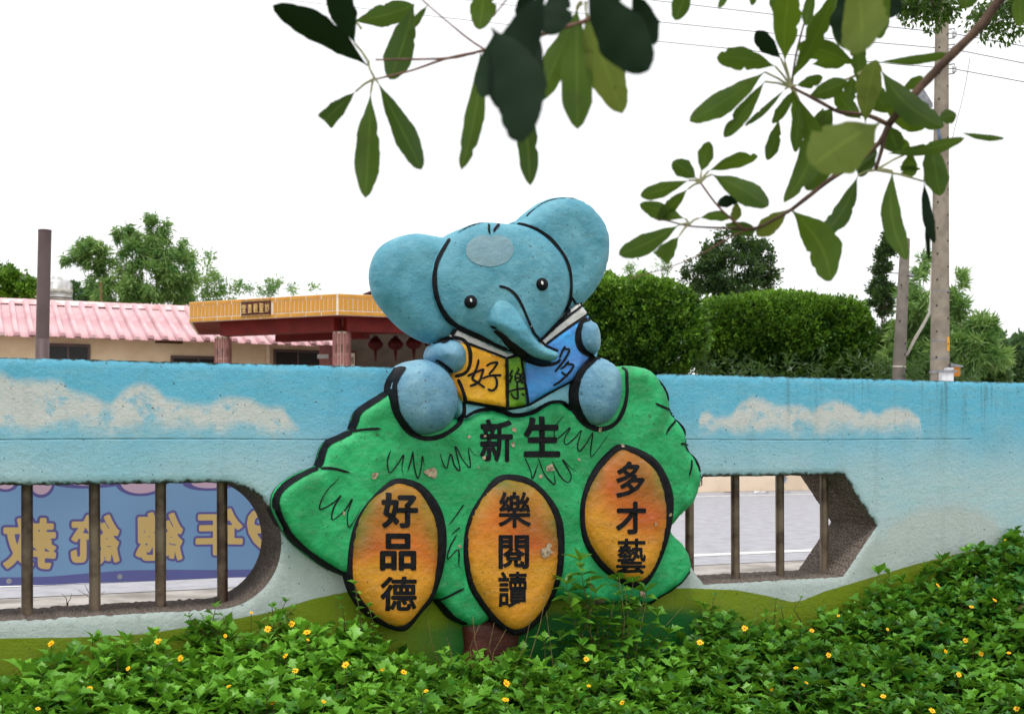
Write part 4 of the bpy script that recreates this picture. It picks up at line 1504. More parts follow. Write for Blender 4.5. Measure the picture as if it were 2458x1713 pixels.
def beam(a, d, n, length, z0, z1, inset, th, name='beam'):
    p = a - n * inset
    q = p + d * length
    pts = [(p.x, p.y), (q.x, q.y), (q.x - n.x * th, q.y - n.y * th), (p.x - n.x * th, p.y - n.y * th)]
    return obj(name, MB().prism(pts, z0, z1), M['redbeam'], temple)


LL, LR = dirL.length, dirR.length
beam(dl * 0.35, dl, nL, LL - 0.85, zbeam, zb - 0.003, 0.40, 0.30)
beam(dr * 0.30, dr, nR, LR - 0.4, zbeam, zb - 0.004, 0.40, 0.30)
beam(dl * 0.9 - nL * 2.0, dl, nL, LL - 1.4, zbeam + 0.02, zb - 0.005, 0.40, 0.30)
hface = zt - zb
# tiles on both faces: upright tiles between a top and a bottom course
tw, tg = 0.102, 0.013


def tile_mesh(w, h):
    b = 0.006
    mb = MB().add([(0, 0, 0), (w, 0, 0), (w, 0, h), (0, 0, h), (b, -0.012, b), (w - b, -0.012, b), (w - b, -0.012, h - b), (b, -0.012, h - b)],
                  [(4, 5, 6, 7), (0, 1, 5, 4), (1, 2, 6, 5), (2, 3, 7, 6), (3, 0, 4, 7)])
    return mesh_of('tile', mb, M['orange'])


hb = 0.075
mid_m = tile_mesh(tw - tg, hface - 2 * hb - 3 * tg)
cou_m = tile_mesh(0.36 - tg * 0.6, hb)
s0, s1 = [(D(x, 0, 20.9).x - A_.x) / dl.x for x in (617, 546)]
for d, n, length, isl in ((dl, nL, LL, True), (dr, nR, LR, False)):
    # local x along the face, always left -> right seen from the road
    org = d * length if isl else Vector((0, 0, 0))
    ax = -d if isl else d
    rz = math.atan2(ax.y, ax.x)
    k = 0
    x = 0.02
    pitch = (length - x - 0.02) / max(1, round((length - x - 0.02) / tw))
    while x < length - 0.02 - pitch * 0.5:
        sd = length - x if isl else x
        p = org + ax * x
        if not (isl and s0 < sd < s1 + tw):
            obj('tile', mid_m, parent=fas, loc=(p.x, p.y, zb + hb + 2 * tg), rot=(0, 0, rz))
        x += pitch
    x = 0.01
    cp = (length - 0.02) / max(1, round((length - 0.02) / 0.36))
    while x < length - 0.5 * cp:
        p = org + ax * x
        for z in (zb + tg * 0.5, zt - hb - tg * 0.5):
            obj('tile', cou_m, parent=fas, loc=(p.x, p.y, z), rot=(0, 0, rz))
        x += cp
# sign board
ps = dl * s1 + nL * 0.03
ax = -dl
sw = s1 - s0
mb = MB()
q = [ps, ps + ax * sw]
zc0, zc1 = zb + 0.055, zt - 0.04
for off_, inset, z0, z1 in ((0.0, 0.0, zc0, zc1),):
    a, b = q
    mb.prism([(a.x, a.y), (b.x, b.y), (b.x - nL.x * 0.03, b.y - nL.y * 0.03), (a.x - nL.x * 0.03, a.y - nL.y * 0.03)], z0, z1)
sign = obj('name_board', mb, M['plaque'], temple)
sign['label'] = 'brown name board with gold characters'
for i, ch in enumerate('堂音觀聖妙'):
    v, f = text_mesh(ch, 0.004)
    mb = MB()
    cw = sw / 5.3
    for k, (sx, sy) in enumerate(((0, 0),)):
        o = len(mb.v)
        for a, b in v:
            p = ps + ax * ((i + 0.5) * sw / 5 + (a - 0.5 + sx) * cw * 0.76) + nL * (0.006 + 0.0003 * k)
            mb.v.append((p.x, p.y, (zc0 + zc1) / 2 + (b - 0.5 + sy) * (zc1 - zc0) * 0.56))
        mb.f += [tuple(j + o for j in t) for t in f]
    obj('character', mb, M['gold'], sign)
mb = MB()
for a0, a1, z0, z1 in ((0.01, 0.99, zc0 + 0.012, zc0 + 0.02), (0.01, 0.99, zc1 - 0.02, zc1 - 0.012)):
    p, r_ = ps + ax * sw * a0 + nL * 0.005, ps + ax * sw * a1 + nL * 0.005
    mb.add([(p.x, p.y, z0), (r_.x, r_.y, z0), (r_.x, r_.y, z1), (p.x, p.y, z1)], [(0, 1, 2, 3)])
obj('gilt_border', mb, M['gold'], sign)
# columns
ctile = None


def column(px, Yc, wpx, shade):
    w = wpx * K / FPX * Yc
    c = D(px, 800, Yc)
    base = Vector((c.x - A_.x, c.y - A_.y + w * 0.5, 0))
    mb = MB()
    ns = 16
    rr_ = w * 0.5
    for z in (0, zbeam):
        for k in range(ns):
            t = 2 * math.pi * k / ns
            # squarish column with rounded corners
            cx, cy = math.cos(t), math.sin(t)
            s = 1 / (abs(cx) ** 6 + abs(cy) ** 6) ** (1 / 6)
            mb.v.append((base.x + cx * s * rr_, base.y + cy * s * rr_, z))
    mb.f = [(k, (k + 1) % ns, ns + (k + 1) % ns, ns + k) for k in range(ns)]
    col = obj('column', mb, M['grout'] if shade else M['coltile'], temple)
    if shade:
        th = 0.44
        nt = 6
        tw_ = w / nt
        tm = mesh_of('column_tile', MB().add([(0.004, 0, 0.004), (tw_ - 0.006, 0, 0.004), (tw_ - 0.006, 0, th - 0.008), (0.004, 0, th - 0.008), (0.007, -0.007, 0.007), (tw_ - 0.009, -0.007, 0.007), (tw_ - 0.009, -0.007, th - 0.011), (0.007, -0.007, th - 0.011)],
                                             [(4, 5, 6, 7), (0, 1, 5, 4), (1, 2, 6, 5), (2, 3, 7, 6), (3, 0, 4, 7)]), M['coltile'])
        for face in range(2):
            for i in range(nt):
                z = 0.6 + (0.22 if i % 2 else 0.0)
                while z < zbeam - th * 0.3:
                    zz = min(z, zbeam - th)
                    if face == 0:
                        obj('tile', tm, parent=col, loc=(base.x - rr_ + i * tw_, base.y - rr_ - 0.001, zz))
                    else:
                        obj('tile', tm, parent=col, loc=(base.x + rr_ + 0.001, base.y - rr_ + i * tw_, zz), rot=(0, 0, rad(90)))
                    z += th
    return col


column(496, 21.5, 32, True)
column(763.5, 20.5, 37, True)
column(731, 23.5, 33, False)
# couplet board, white notice, lanterns, rear wall
c = D(790, 790, 22.5)
bo = Vector((c.x - A_.x, c.y - A_.y, 0))
cb_ = obj('couplet_board', MB().box(bo.x - 0.09, bo.x + 0.09, bo.y, bo.y + 0.04, 1.2, 3.05), M['plaque'], temple)
obj('couplet_panel', MB().box(bo.x - 0.055, bo.x + 0.055, bo.y - 0.006, bo.y - 0.001, 1.25, 3.0), M['grout'], cb_)
for i, ch in enumerate('祖德彩'):
    v, f = text_mesh(ch, 0.006)
    mb = MB()
    mb.v = [(bo.x + (a - 0.5) * 0.085, bo.y - 0.012, 2.84 - i * 0.225 + (b - 0.5) * 0.16) for a, b in v]
    mb.f = f
    obj('character', mb, M['plaque'], cb_)
c = D(727, 797, 23.3)
obj('paper_notice', MB().box(c.x - A_.x - 0.16, c.x - A_.x + 0.10, c.y - A_.y - 0.02, c.y - A_.y - 0.01, c.z - 0.07, c.z + 0.03), M['whiteplast'], temple)
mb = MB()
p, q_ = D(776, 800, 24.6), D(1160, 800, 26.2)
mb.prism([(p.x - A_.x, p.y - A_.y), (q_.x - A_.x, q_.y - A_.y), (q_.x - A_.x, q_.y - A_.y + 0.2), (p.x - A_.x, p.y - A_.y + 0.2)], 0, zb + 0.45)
obj('rear_wall', mb, simple('shaded_rear_wall', lin(70, 58, 48), lin(56, 46, 38), 3, 0.8), temple)  # porch shade put into the wall's dark brown colour
for i, (x, y) in enumerate(((842, 770), (887, 770), (928, 768), (970, 768))):
    c = D(x, y, 23.6)
    lan = thing('red_lantern', ['leftmost red paper lantern hanging in the shade of the temple porch', 'second red paper lantern from the left under the temple porch', 'third red paper lantern from the left, beside the blue ear', 'red paper lantern hidden mostly behind the blue ear'][i], 'lantern', (c.x, c.y, c.z - 0.2), 0, 'lanterns under the temple porch')
    mb = MB()
    prof = [(0.05, -0.16), (0.13, -0.12), (0.185, -0.05), (0.19, 0.02), (0.15, 0.1), (0.06, 0.15)]
    ns = 20
    for r_, z in prof:
        for k in range(ns):
            t = 2 * math.pi * k / ns
            g_ = 1 - 0.05 * (k % 2)
            mb.v.append((r_ * g_ * math.cos(t), r_ * g_ * math.sin(t), z + 0.2))
    for a in range(len(prof) - 1):
        for k in range(ns):
            mb.f.append((a * ns + k, a * ns + (k + 1) % ns, (a + 1) * ns + (k + 1) % ns, (a + 1) * ns + k))
    mb.f += [tuple(range(ns)), tuple(range((len(prof) - 1) * ns, len(prof) * ns))]
    obj('shade', mb, M['redlantern'], lan, smooth=True)
    obj('cap', MB().tube([(0, 0, 0.34), (0, 0, 0.38)], 0.07, 12), M['plaque'], lan)
    obj('tassel', MB().tube([(0, 0, 0.05), (0, 0, -0.05), (0, 0, -0.22)], [0.045, 0.04, 0.012], 8), M['redlantern'], lan)
    obj('cord', MB().tube([(0, 0, 0.37), (0, 0, zbeam + 0.3 - (c.z - 0.2))], 0.006, 5), M['wire'], lan)
# swept roof end of the main hall behind
hr = thing('hall_roof', 'upturned dark brown temple hall roof edge above the orange parapet', 'roof', D(850, 690, 27))
mb = MB()
bs = D(850, 690, 27)
pts = [D(815, 662, 27), D(835, 655, 27), D(860, 641, 27), D(900, 618, 27), D(960, 595, 27)]
mb.tube([p - bs for p in pts], [0.05, 0.06, 0.06, 0.06, 0.06], 8)
mb.tube([p - bs + Vector((0, -0.03, -0.10)) for p in pts], 0.05, 8)
obj('ridge', mb, M['plaque'], hr)
mb = MB()
for p in pts:
    mb.v += [tuple(p - bs + Vector((0, 0.02, -0.12))), tuple(Vector((p.x, p.y + 0.02, zb)) - bs)]
mb.f = [(2 * i, 2 * i + 2, 2 * i + 3, 2 * i + 1) for i in range(4)]
mb.v += [(x, y + 4, z) for x, y, z in mb.v]
mb.f += [(i + 10, j + 10, k + 10, l + 10) for i, j, k, l in mb.f] + [(2 * i, 2 * i + 10, 2 * i + 12, 2 * i + 2) for i in range(4)] + [(0, 1, 11, 10)]
obj('gable_wall', mb, simple('yellow_roof_tile', lin(222, 196, 130), lin(180, 150, 90), 25, 0.6), hr)

# --- brown steel pole at left
p = D(95, 800, 15.5)
bp = thing('brown_steel_pole', 'plain dark brown round steel pole in front of the pink roof', 'pole', (p.x, p.y, 0))
tp_ = D(100.5, 517, 15.5)
dx = tp_.x - p.x
zt_ = tp_.z
rp = 14.4 * K / FPX * 15.5
obj('lower_tube', MB().tube([(-dx * 0.5, 0, 0), (0, 0, D(95, 760, 15.5).z)], rp * 1.04, 24), M['brownpole'], bp, smooth=True)
mb = MB().tube([(0.0, 0, D(95, 760, 15.5).z), (dx, 0, zt_)], rp, 24, False)
obj('upper_tube', mb, M['brownpole'], bp, smooth=True)
obj('top_cap', MB().tube([(dx, 0, zt_ - 0.02), (dx, 0, zt_ + 0.01)], rp * 1.03, 24), M['brownpole'], bp)

# --- water tank, far block
c = D(128, 690, 36)
wt_ = thing('water_tank', 'banded stainless steel water tank behind the pink roof', 'water tank', (c.x, c.y, c.z))
mb = MB()
zs = [(0.30, 0.0), (0.34, 0.02), (0.34, 0.25), (0.355, 0.27), (0.34, 0.29), (0.34, 0.48), (0.355, 0.5), (0.34, 0.52), (0.34, 0.80), (0.26, 0.9), (0.12, 0.95), (0.12, 0.99), (0.0, 0.99)]
ns = 24
for r_, z in zs:
    for k in range(ns):
        t = 2 * math.pi * k / ns
        mb.v.append((r_ * 1.55 * math.cos(t), r_ * 1.55 * math.sin(t), z * 1.12))
for a in range(len(zs) - 1):
    for k in range(ns):
        mb.f.append((a * ns + k, a * ns + (k + 1) % ns, (a + 1) * ns + (k + 1) % ns, (a + 1) * ns + k))
obj('tank_body', mb, M['steel'], wt_, smooth=True)
for z in (0.3, 0.56):
    obj('band', MB().tube([(0, 0, z * 1.12 - 0.02), (0, 0, z * 1.12 + 0.02)], 0.345 * 1.57, 24, False), M['rope'] if z > 0.4 else M['bark'], wt_)
obj('stand', MB().box(-0.5, 0.5, -0.5, 0.5, -c.z, -0.01), M['concrete'], wt_)
c0, c1 = D(-120, 606, 48), D(30, 606, 48)
fb = thing('far_block', 'pale flat-roofed building corner above the creeper at the far left', 'building', ((c0.x + c1.x) / 2, 48 * SD, 0))
obj('wall', MB().box((c0.x - c1.x) / 2, (c1.x - c0.x) / 2, 0, 6, 0, c0.z - 0.25), M['beige2'], fb)
obj('parapet', MB().box((c0.x - c1.x) / 2 - 0.05, (c1.x - c0.x) / 2 + 0.05, -0.05, 6.05, c0.z - 0.25, c0.z), M['concrete'], fb)

# ================================================================== FOLIAGE MACHINERY


def unit(v):
    return v / (np.linalg.norm(v, axis=1)[:, None] + 1e-9)


def rhomb_leaves(c, axis, length, width, rng, fold=0.25):
    """one folded four-point leaf for each row: returns verts (N*4,3), quads"""
    n = len(c)
    axis = unit(axis)
    rv = rng.normal(0, 1, (n, 3))
    side = unit(np.cross(axis, rv))
    nor = np.cross(side, axis)
    L_ = length[:, None]
    w = width[:, None]
    v = np.empty((n, 4, 3))
    v[:, 0] = c
    v[:, 1] = c + axis * L_ * 0.45 + side * w * 0.5 + nor * w * fold
    v[:, 2] = c + axis * L_
    v[:, 3] = c + axis * L_ * 0.45 - side * w * 0.5 + nor * w * fold
    qd = np.arange(n * 4).reshape(n, 4)
    return v.reshape(-1, 3), qd


def clump_leaves(centers, dirs, k, spread, ll, lw, rng, jit=0.6):
    """k leaves around each centre, heading roughly along dirs"""
    n = len(centers)
    c = np.repeat(centers, k, 0) + rng.normal(0, spread, (n * k, 3))
    d = np.repeat(unit(dirs), k, 0) + rng.normal(0, jit, (n * k, 3))
    L_ = ll * rng.uniform(0.6, 1.25, n * k)
    w = lw * rng.uniform(0.7, 1.2, n * k)
    v, qd = rhomb_leaves(c, d, L_, w, rng)
    tone = np.repeat(np.clip(rng.normal(0.5, 0.25, n), 0, 1), k)
    tone = np.clip(tone + rng.normal(0, 0.12, n * k), 0, 1)
    return v, qd, np.repeat(tone, 4)


def blob_points(n, rng, shell=0.55):
    d = unit(rng.normal(0, 1, (n, 3)))
    r = rng.uniform(shell ** 3, 1, n) ** (1 / 3)
    return d * r[:, None], d


def crown_obj(parts, mat, parent, base, name='crown'):
    vs, qs, rs = [], [], []
    o = 0
    for v, q, r in parts:
        vs.append(v)
        qs.append(q + o)
        rs.append(r)
        o += len(v)
    me = np_mesh(name, np.concatenate(vs) - np.array(base), np.concatenate(qs), mat, np.concatenate(rs))
    ob = bpy.data.objects.new(name, me)
    COL.objects.link(ob)
    ob.parent = parent
    return ob


def hedge(name, label, corners, top_px, y0, y1, z_bot, seed, n=2300, group='clipped hedges beyond the wall'):
    rng = np.random.default_rng(seed)
    x0 = (corners[0] * K - CX) / FPX * y0
    x1 = (corners[1] * K - CX) / FPX * y0
    ztop = D(0, top_px, y0).z
    c = np.array([(x0 + x1) / 2, y0 * SD + (y1 - y0) / 2, (z_bot + ztop) / 2])
    h = np.array([(x1 - x0) / 2, (y1 - y0) / 2, (ztop - z_bot) / 2])
    base = (c[0], y0 * SD + 0.4, 0.0)
    t = thing(name, label, 'hedge', base, 0, group)

    def surf(d, e=3.0):
        s = 1 / (np.abs(d) ** e).sum(1) ** (1 / e)
        return d * s[:, None]
    rngd = rng.normal(0, 1, (n * 3, 3))
    d = unit(rngd)
    p = surf(d)
    # weight toward the faces the road sees
    keep = (p[:, 1] < 0.5) | (p[:, 2] > 0.6)
    p, d = p[keep], d[keep]
    pw3 = p * h
    bump = sum(np.sin(pw3 @ rng.normal(0, 1, 3) * f + rng.uniform(0, 6)) for f in (2.5, 3.5, 5, 6.5, 8, 9)) / 6 * 0.18 + rng.normal(0, 0.03, len(p))
    pos = c + p * (h + bump[:, None])
    g = np.sign(p) * np.abs(p) ** 4 / h
    dirs = unit(g) * 0.8 + np.array([0, 0, 0.45])
    pr = [clump_leaves(pos, dirs, 7, 0.035, 0.10, 0.055, rng, 0.6)]
    v_, q_, r_ = pr[0]
    # paler yellow-green on top and proud shoots: light from above put into leaf colour
    top_lit = np.repeat(np.clip(0.02 + 2.6 * bump + 0.55 * np.clip(p[:, 2], 0, 1) ** 4, 0, 0.8), 28)
    pr[0] = (v_, q_, np.clip(top_lit + (r_ - 0.5) * 0.45, 0, 1))
    # some shoots standing out of the clipped face
    idx = rng.choice(len(pos), len(pos) // 12)
    pr.append(clump_leaves(pos[idx] + unit(dirs[idx]) * rng.uniform(0.03, 0.12, (len(idx), 1)), dirs[idx] + np.array([0, 0, 0.6]), 5, 0.02, 0.10, 0.045, rng, 0.5))
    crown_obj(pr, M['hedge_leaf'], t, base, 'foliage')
    # dark solid core: the shade seen through gaps is put into its colour
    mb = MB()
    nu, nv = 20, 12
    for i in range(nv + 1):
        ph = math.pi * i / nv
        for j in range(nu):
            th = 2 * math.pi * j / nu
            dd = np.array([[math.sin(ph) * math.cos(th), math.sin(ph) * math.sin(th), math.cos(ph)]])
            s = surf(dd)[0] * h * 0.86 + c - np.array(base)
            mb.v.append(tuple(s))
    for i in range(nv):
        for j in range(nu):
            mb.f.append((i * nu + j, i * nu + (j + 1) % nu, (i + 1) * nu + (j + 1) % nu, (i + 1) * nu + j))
    obj('shade_core', mb, M['dark_core'], t, smooth=True)
    for k in range(max(2, int(h[0] * 1.5))):
        x = (k + 0.5) / max(2, int(h[0] * 1.5)) * 2 - 1
        obj('stem', MB().tube([(x * h[0] * 0.9, 0.5, 0), (x * h[0] * 0.85, 0.6, z_bot + 0.3)], [0.05, 0.035], 6), M['bark'], t)
    return t


zlow = 1.9
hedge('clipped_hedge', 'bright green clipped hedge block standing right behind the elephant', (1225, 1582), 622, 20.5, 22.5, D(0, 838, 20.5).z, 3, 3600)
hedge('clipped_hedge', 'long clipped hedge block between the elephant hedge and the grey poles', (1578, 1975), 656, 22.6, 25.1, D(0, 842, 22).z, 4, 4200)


def undergrowth():
    rng = np.random.default_rng(8)
    n = 900
    px = rng.uniform(1380, 2200, n)
    y = rng.uniform(20.8, 23.4, n)
    z = rng.uniform(1.0, D(0, 800, 22).z, n)
    x = (px * K - CX) / FPX * y
    c = np.stack([x, y * SD, z], 1)
    d = rng.normal(0, 0.5, (n, 3)) + np.array([0, -0.5, 0.4])
    v, q_, r = clump_leaves(c, d, 8, 0.06, 0.2, 0.035, rng, 0.7)
    me = np_mesh('undergrowth', v, q_, M['tree_leaf'], r)
    ob = bpy.data.objects.new('undergrowth', me)
    COL.objects.link(ob)
    tag(ob, 'dark leafy undergrowth filling the gap below the clipped hedges', 'undergrowth', kind='stuff')


undergrowth()
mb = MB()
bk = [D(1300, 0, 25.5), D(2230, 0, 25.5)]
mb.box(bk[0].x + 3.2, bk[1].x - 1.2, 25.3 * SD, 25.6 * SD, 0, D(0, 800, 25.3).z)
tag(obj('dark_backing', mb, M['dark_core']), kind='structure')  # dark upright slab closing the view behind the hedge feet


def leafy_tree(name, label, cat, Y, blobs, mat, base_px, ll, lw, dens, seed, droop=0.0, k=8, spread=0.05, trunks=((0, 0.1),), group=None, shell=0.3, depth=0.8, jit=0.7, bark='bark'):
    """blobs: (px, py, rx, ry[, weight]) in display pixels at distance Y"""
    rng = np.random.default_rng(seed)
    b = D(base_px, 985, Y)
    base = (b.x, b.y, 0.0)
    t = thing(name, label, cat, base, 0, group)
    s = K / FPX * Y
    parts = []
    for bl in blobs:
        px, py, rx, ry = bl[:4]
        wgt = bl[4] if len(bl) > 4 else 1.0
        c = np.array(D(px, py, Y + rng.uniform(-0.3, 0.3) * depth))
        h = np.array([rx * s, max(rx, ry) * s * depth, ry * s])
        n = int(dens * wgt * (rx * ry) / 100) + 6
        m_ = max(3, n // 11)
        sc, sdn = blob_points(m_, rng, shell)
        w_ = rng.integers(0, m_, n)
        p = sc[w_] + rng.normal(0, 1, (n, 3)) * np.array([0.13, 0.13, 0.09]) * (22 / max(rx, 14)) ** 0.5
        d = unit(sdn[w_] + rng.normal(0, 0.3, (n, 3)))
        pos = c + p * h
        tones = np.clip(rng.normal(0.42, 0.3, m_), 0, 1)[w_]
        dirs = d * 0.7 + np.array([0, 0, -droop if droop else 0.3])
        v_, q_, r_ = clump_leaves(pos, dirs, k, spread, ll, lw, rng, jit)
        parts.append((v_, q_, np.clip(np.repeat(tones, k * 4) * 0.8 + (r_ - 0.5) * 0.4 + 0.1, 0, 1)))
    crown_obj(parts, mat, t, base)
    for bl in blobs:
        if rng.random() < 0.0:
            continue
    # trunk with limbs out to each blob
    mb = MB()
    big = sorted(blobs, key=lambda q: -q[2] * q[3])
    for i, bl in enumerate(big):
        c = Vector(D(bl[0], bl[1], Y)) - Vector(base)
        tx, r0 = trunks[i % len(trunks)]
        r1 = r0 if i < len(trunks) else r0 * 0.4
        foot = Vector((tx, 0.1 * i * 0.2, 0))
        midp = foot.lerp(c, 0.55) + Vector((rng.uniform(-0.1, 0.1), 0, 0.15))
        midp.x = foot.x * 0.55 + c.x * 0.45
        mb.tube([foot, midp, c + Vector((0, 0, bl[3] * s * 0.6))], [r1, r1 * 0.7, r1 * 0.2], 7)
    obj('trunk', mb, M[bark], t, smooth=True)
    return t


# --- trees beyond the hedges
leafy_tree('bushy_tree', 'dark dense tree rising behind the hedges, below the overhanging leaves', 'tree', 30,
           [(1640, 605, 70, 55), (1655, 556, 40, 34), (1706, 572, 26, 34), (1598, 588, 32, 40), (1558, 628, 24, 24, .6), (1724, 618, 20, 34, .8), (1640, 650, 80, 28), (1590, 640, 40, 34), (1695, 640, 42, 36), (1622, 530, 12, 18, .8), (1676, 534, 12, 18, .8), (1716, 545, 10, 16, .7), (1580, 560, 12, 20, .7), (1735, 595, 10, 16, .7), (1545, 600, 8, 16, .6), (1640, 520, 8, 12, .7)], M['tree_leaf'], 1650, 0.13, 0.06, 15, 11, k=6, spread=0.07, shell=0.1)
leafy_tree('slim_tree', 'slim columnar tree beside the thinner grey pole', 'tree', 29,
           [(1990, 535, 11, 22, 1.3), (1984, 575, 14, 16), (1981, 610, 17, 20), (1975, 645, 26, 22), (1988, 655, 22, 16), (1978, 690, 24, 26, .6), (1965, 670, 18, 14, .7), (1990, 555, 18, 18, 1.2)], M['tree_leaf'], 1985, 0.12, 0.06, 40, 12, k=6, spread=0.05, trunks=((0, 0.05),))
bam = 'bamboo_leaf'
leafy_tree('bamboo_clump', 'bright feathery bamboo clump around the foot of the thick utility pole', 'bamboo', 23.5,
           [(2065, 760, 60, 55), (2110, 800, 70, 55), (2180, 790, 55, 48), (2040, 690, 25, 40, .8), (2065, 640, 12, 45, .8), (2064, 590, 8, 28, .8), (2140, 690, 14, 55, .8), (2152, 640, 10, 22, .8), (2200, 740, 25, 30), (2230, 800, 22, 45, .8), (2020, 810, 45, 40), (2190, 720, 10, 18)],
           M[bam], 2110, 0.26, 0.04, 16, 13, droop=0.15, k=9, spread=0.05, trunks=((-0.5, 0.03), (0.0, 0.03), (0.4, 0.03), (0.8, 0.03)), jit=0.8, bark='stem')
leafy_tree('shade_bush', 'dark leafy bush at the foot of the two grey poles', 'bush', 24.5,
           [(1990, 790, 40, 60), (2050, 810, 50, 45), (2130, 820, 60, 35), (2210, 830, 40, 25)], M['tree_leaf'], 2060, 0.2, 0.05, 34, 14, k=8)
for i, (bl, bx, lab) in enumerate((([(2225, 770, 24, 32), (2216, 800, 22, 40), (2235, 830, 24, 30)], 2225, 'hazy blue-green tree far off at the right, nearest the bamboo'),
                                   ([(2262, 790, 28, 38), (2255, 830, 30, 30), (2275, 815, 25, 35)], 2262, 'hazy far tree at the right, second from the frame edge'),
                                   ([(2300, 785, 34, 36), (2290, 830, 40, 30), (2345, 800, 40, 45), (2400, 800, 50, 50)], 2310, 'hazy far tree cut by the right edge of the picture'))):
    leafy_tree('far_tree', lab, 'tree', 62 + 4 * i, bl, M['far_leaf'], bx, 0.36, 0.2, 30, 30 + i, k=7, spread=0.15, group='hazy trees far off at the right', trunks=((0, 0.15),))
for i, (x, y0, y1) in enumerate(((1420, 575, 650), (1482, 555, 640))):
    leafy_tree('bamboo_shoot', ['thin bamboo shoot standing above the hedge, nearer the elephant', 'thin bamboo shoot standing above the hedge, nearer the dark tree'][i], 'bamboo', 26,
               [(x, y0, 10, 22, .6), (x + 5, (y0 + y1) / 2, 16, 30, .4), (x + 14, y1 - 20, 22, 22, .4)], M[bam], x + 8, 0.17, 0.022, 16, 50 + i, k=4, droop=0.1, trunks=((0, 0.012),), bark='stem')
# --- bamboo and trees behind the pink roof
leafy_tree('tall_bamboo', 'tall leaning bamboo clump behind the pink roof', 'bamboo', 40,
           [(205, 580, 42, 32), (185, 560, 30, 14), (225, 555, 26, 18), (235, 625, 40, 40), (270, 515, 17, 22, .8), (285, 545, 26, 22, .8), (300, 580, 30, 35), (345, 520, 20, 22, .9), (370, 550, 38, 34), (380, 590, 45, 40), (340, 630, 75, 40), (400, 640, 42, 42), (280, 655, 70, 30), (420, 590, 20, 30, .8), (335, 492, 14, 10, .8), (360, 500, 14, 14, .7), (160, 580, 18, 12, .7)],
           M[bam], 310, 0.32, 0.06, 14, 21, droop=0.45, k=7, spread=0.09, trunks=((0, 0.05), (-1, 0.05), (1.0, 0.05), (0.4, 0.04)), jit=0.6, depth=0.7)
leafy_tree('sparse_tree', 'thin sparse tree right of the tall bamboo', 'tree', 42,
           [(460, 605, 28, 38, .33), (480, 640, 36, 40, .4), (520, 640, 28, 25, .3), (450, 650, 24, 35, .6), (500, 665, 40, 20, .4)], M[bam], 475, 0.24, 0.06, 16, 22, k=5, spread=0.12, trunks=((0, 0.04), (0.4, 0.03)), jit=0.8)
leafy_tree('sparse_shrub', 'wispy shrub tops just above the left end of the orange parapet', 'shrub', 40,
           [(600, 642, 44, 16, .5), (635, 650, 26, 14, .5), (570, 655, 26, 14, .4), (700, 648, 12, 7, .5)], M[bam], 605, 0.2, 0.05, 16, 23, k=5, spread=0.1, trunks=((0, 0.02),), jit=0.8)
leafy_tree('creeper_mass', 'bright creeper bush at the left edge above the pink roof', 'bush', 33,
           [(20, 640, 50, 30), (-40, 630, 50, 40), (60, 655, 25, 20), (5, 612, 20, 14, .6), (-100, 630, 60, 45)], M['hedge_leaf'], 10, 0.17, 0.1, 30, 24, k=8, spread=0.08)
leafy_tree('distant_bush', 'low pale bush between the water tank and the bamboo', 'bush', 50, [(165, 660, 25, 22), (195, 668, 20, 16), (140, 672, 20, 14)], M['far_leaf'], 168, 0.3, 0.16, 24, 25, k=6)
# thin bare stake by the bamboo
p = D(227, 690, 30)
tag(obj('bare_stake', MB().tube([(0, 0, -p.z), (0.0, 0, 0), (-0.02, 0, D(226, 632, 30).z - p.z)], 0.035, 6), M['dry'], loc=tuple(p)), 'thin bare stake rising above the pink ridge', 'stake')

# ================================================================== POLES AND WIRES
Yp = 18.6
pt, pbm = D(2112, 46, Yp), D(2107, 850, Yp)
base = (pbm.x, pbm.y, 0)
up = thing('utility_pole', 'thick concrete utility pole with insulators and a street lamp', 'utility pole', base)
sx = (pt.x - pbm.x) / (pt.z - pbm.z)
axis = lambda z: Vector((sx * (z - pbm.z), 0, z))
r0, r1 = 21 * K / FPX * Yp, 14.5 * K / FPX * Yp
ztp = pt.z + 1.2
rz_ = lambda z: r0 + (r1 - r0) * (z - pbm.z) / (pt.z - pbm.z)
obj('shaft', MB().tube([axis(0), axis(pbm.z), axis(pt.z), axis(ztp)], [rz_(0), r0, r1, rz_(ztp)], 28), M['poleconc'], up, smooth=True)
ins = []
for k, (x, y) in enumerate(((2138, 78), (2138, 113), (2138, 157))):
    q = D(x, y, Yp) - Vector(base)
    r_ = obj('insulator_bracket', MB().tube([axis(q.z + 0.075) + Vector((0.08, -0.05, 0)), Vector((q.x, q.y - 0.05, q.z + 0.1))], 0.012, 6).tube([axis(q.z - 0.1) + Vector((0.08, -0.05, 0)), Vector((q.x, q.y - 0.05, q.z - 0.075))], 0.012, 6).tube([Vector((q.x, q.y - 0.05, q.z + 0.11)), Vector((q.x, q.y - 0.05, q.z - 0.09))], 0.008, 6), M['greymetal'], up)
    mb = MB()
    for zo in (0.03, -0.035):
        mb.tube([(q.x, q.y - 0.05, q.z + zo - 0.025), (q.x, q.y - 0.05, q.z + zo - 0.01), (q.x, q.y - 0.05, q.z + zo), (q.x, q.y - 0.05, q.z + zo + 0.02)], [0.03, 0.05, 0.03, 0.045], 10)
    obj('insulator', mb, M['whiteplast'], r_, smooth=True)
    ins.append(Vector(base) + Vector((q.x, q.y - 0.05, q.z)))
zz = 0.9
k = 0
while zz < ztp:
    s = -1 if k % 2 else 1
    a = axis(zz) + Vector((s * rz_(zz) * 0.62, -rz_(zz) * 0.76, 0))
    obj('step_hole', MB().tube([a + Vector((0, 0.01, 0)), a + Vector((0, -0.012, 0))], 0.016, 8), M['black'], up)
    zz += 0.24
    k += 1
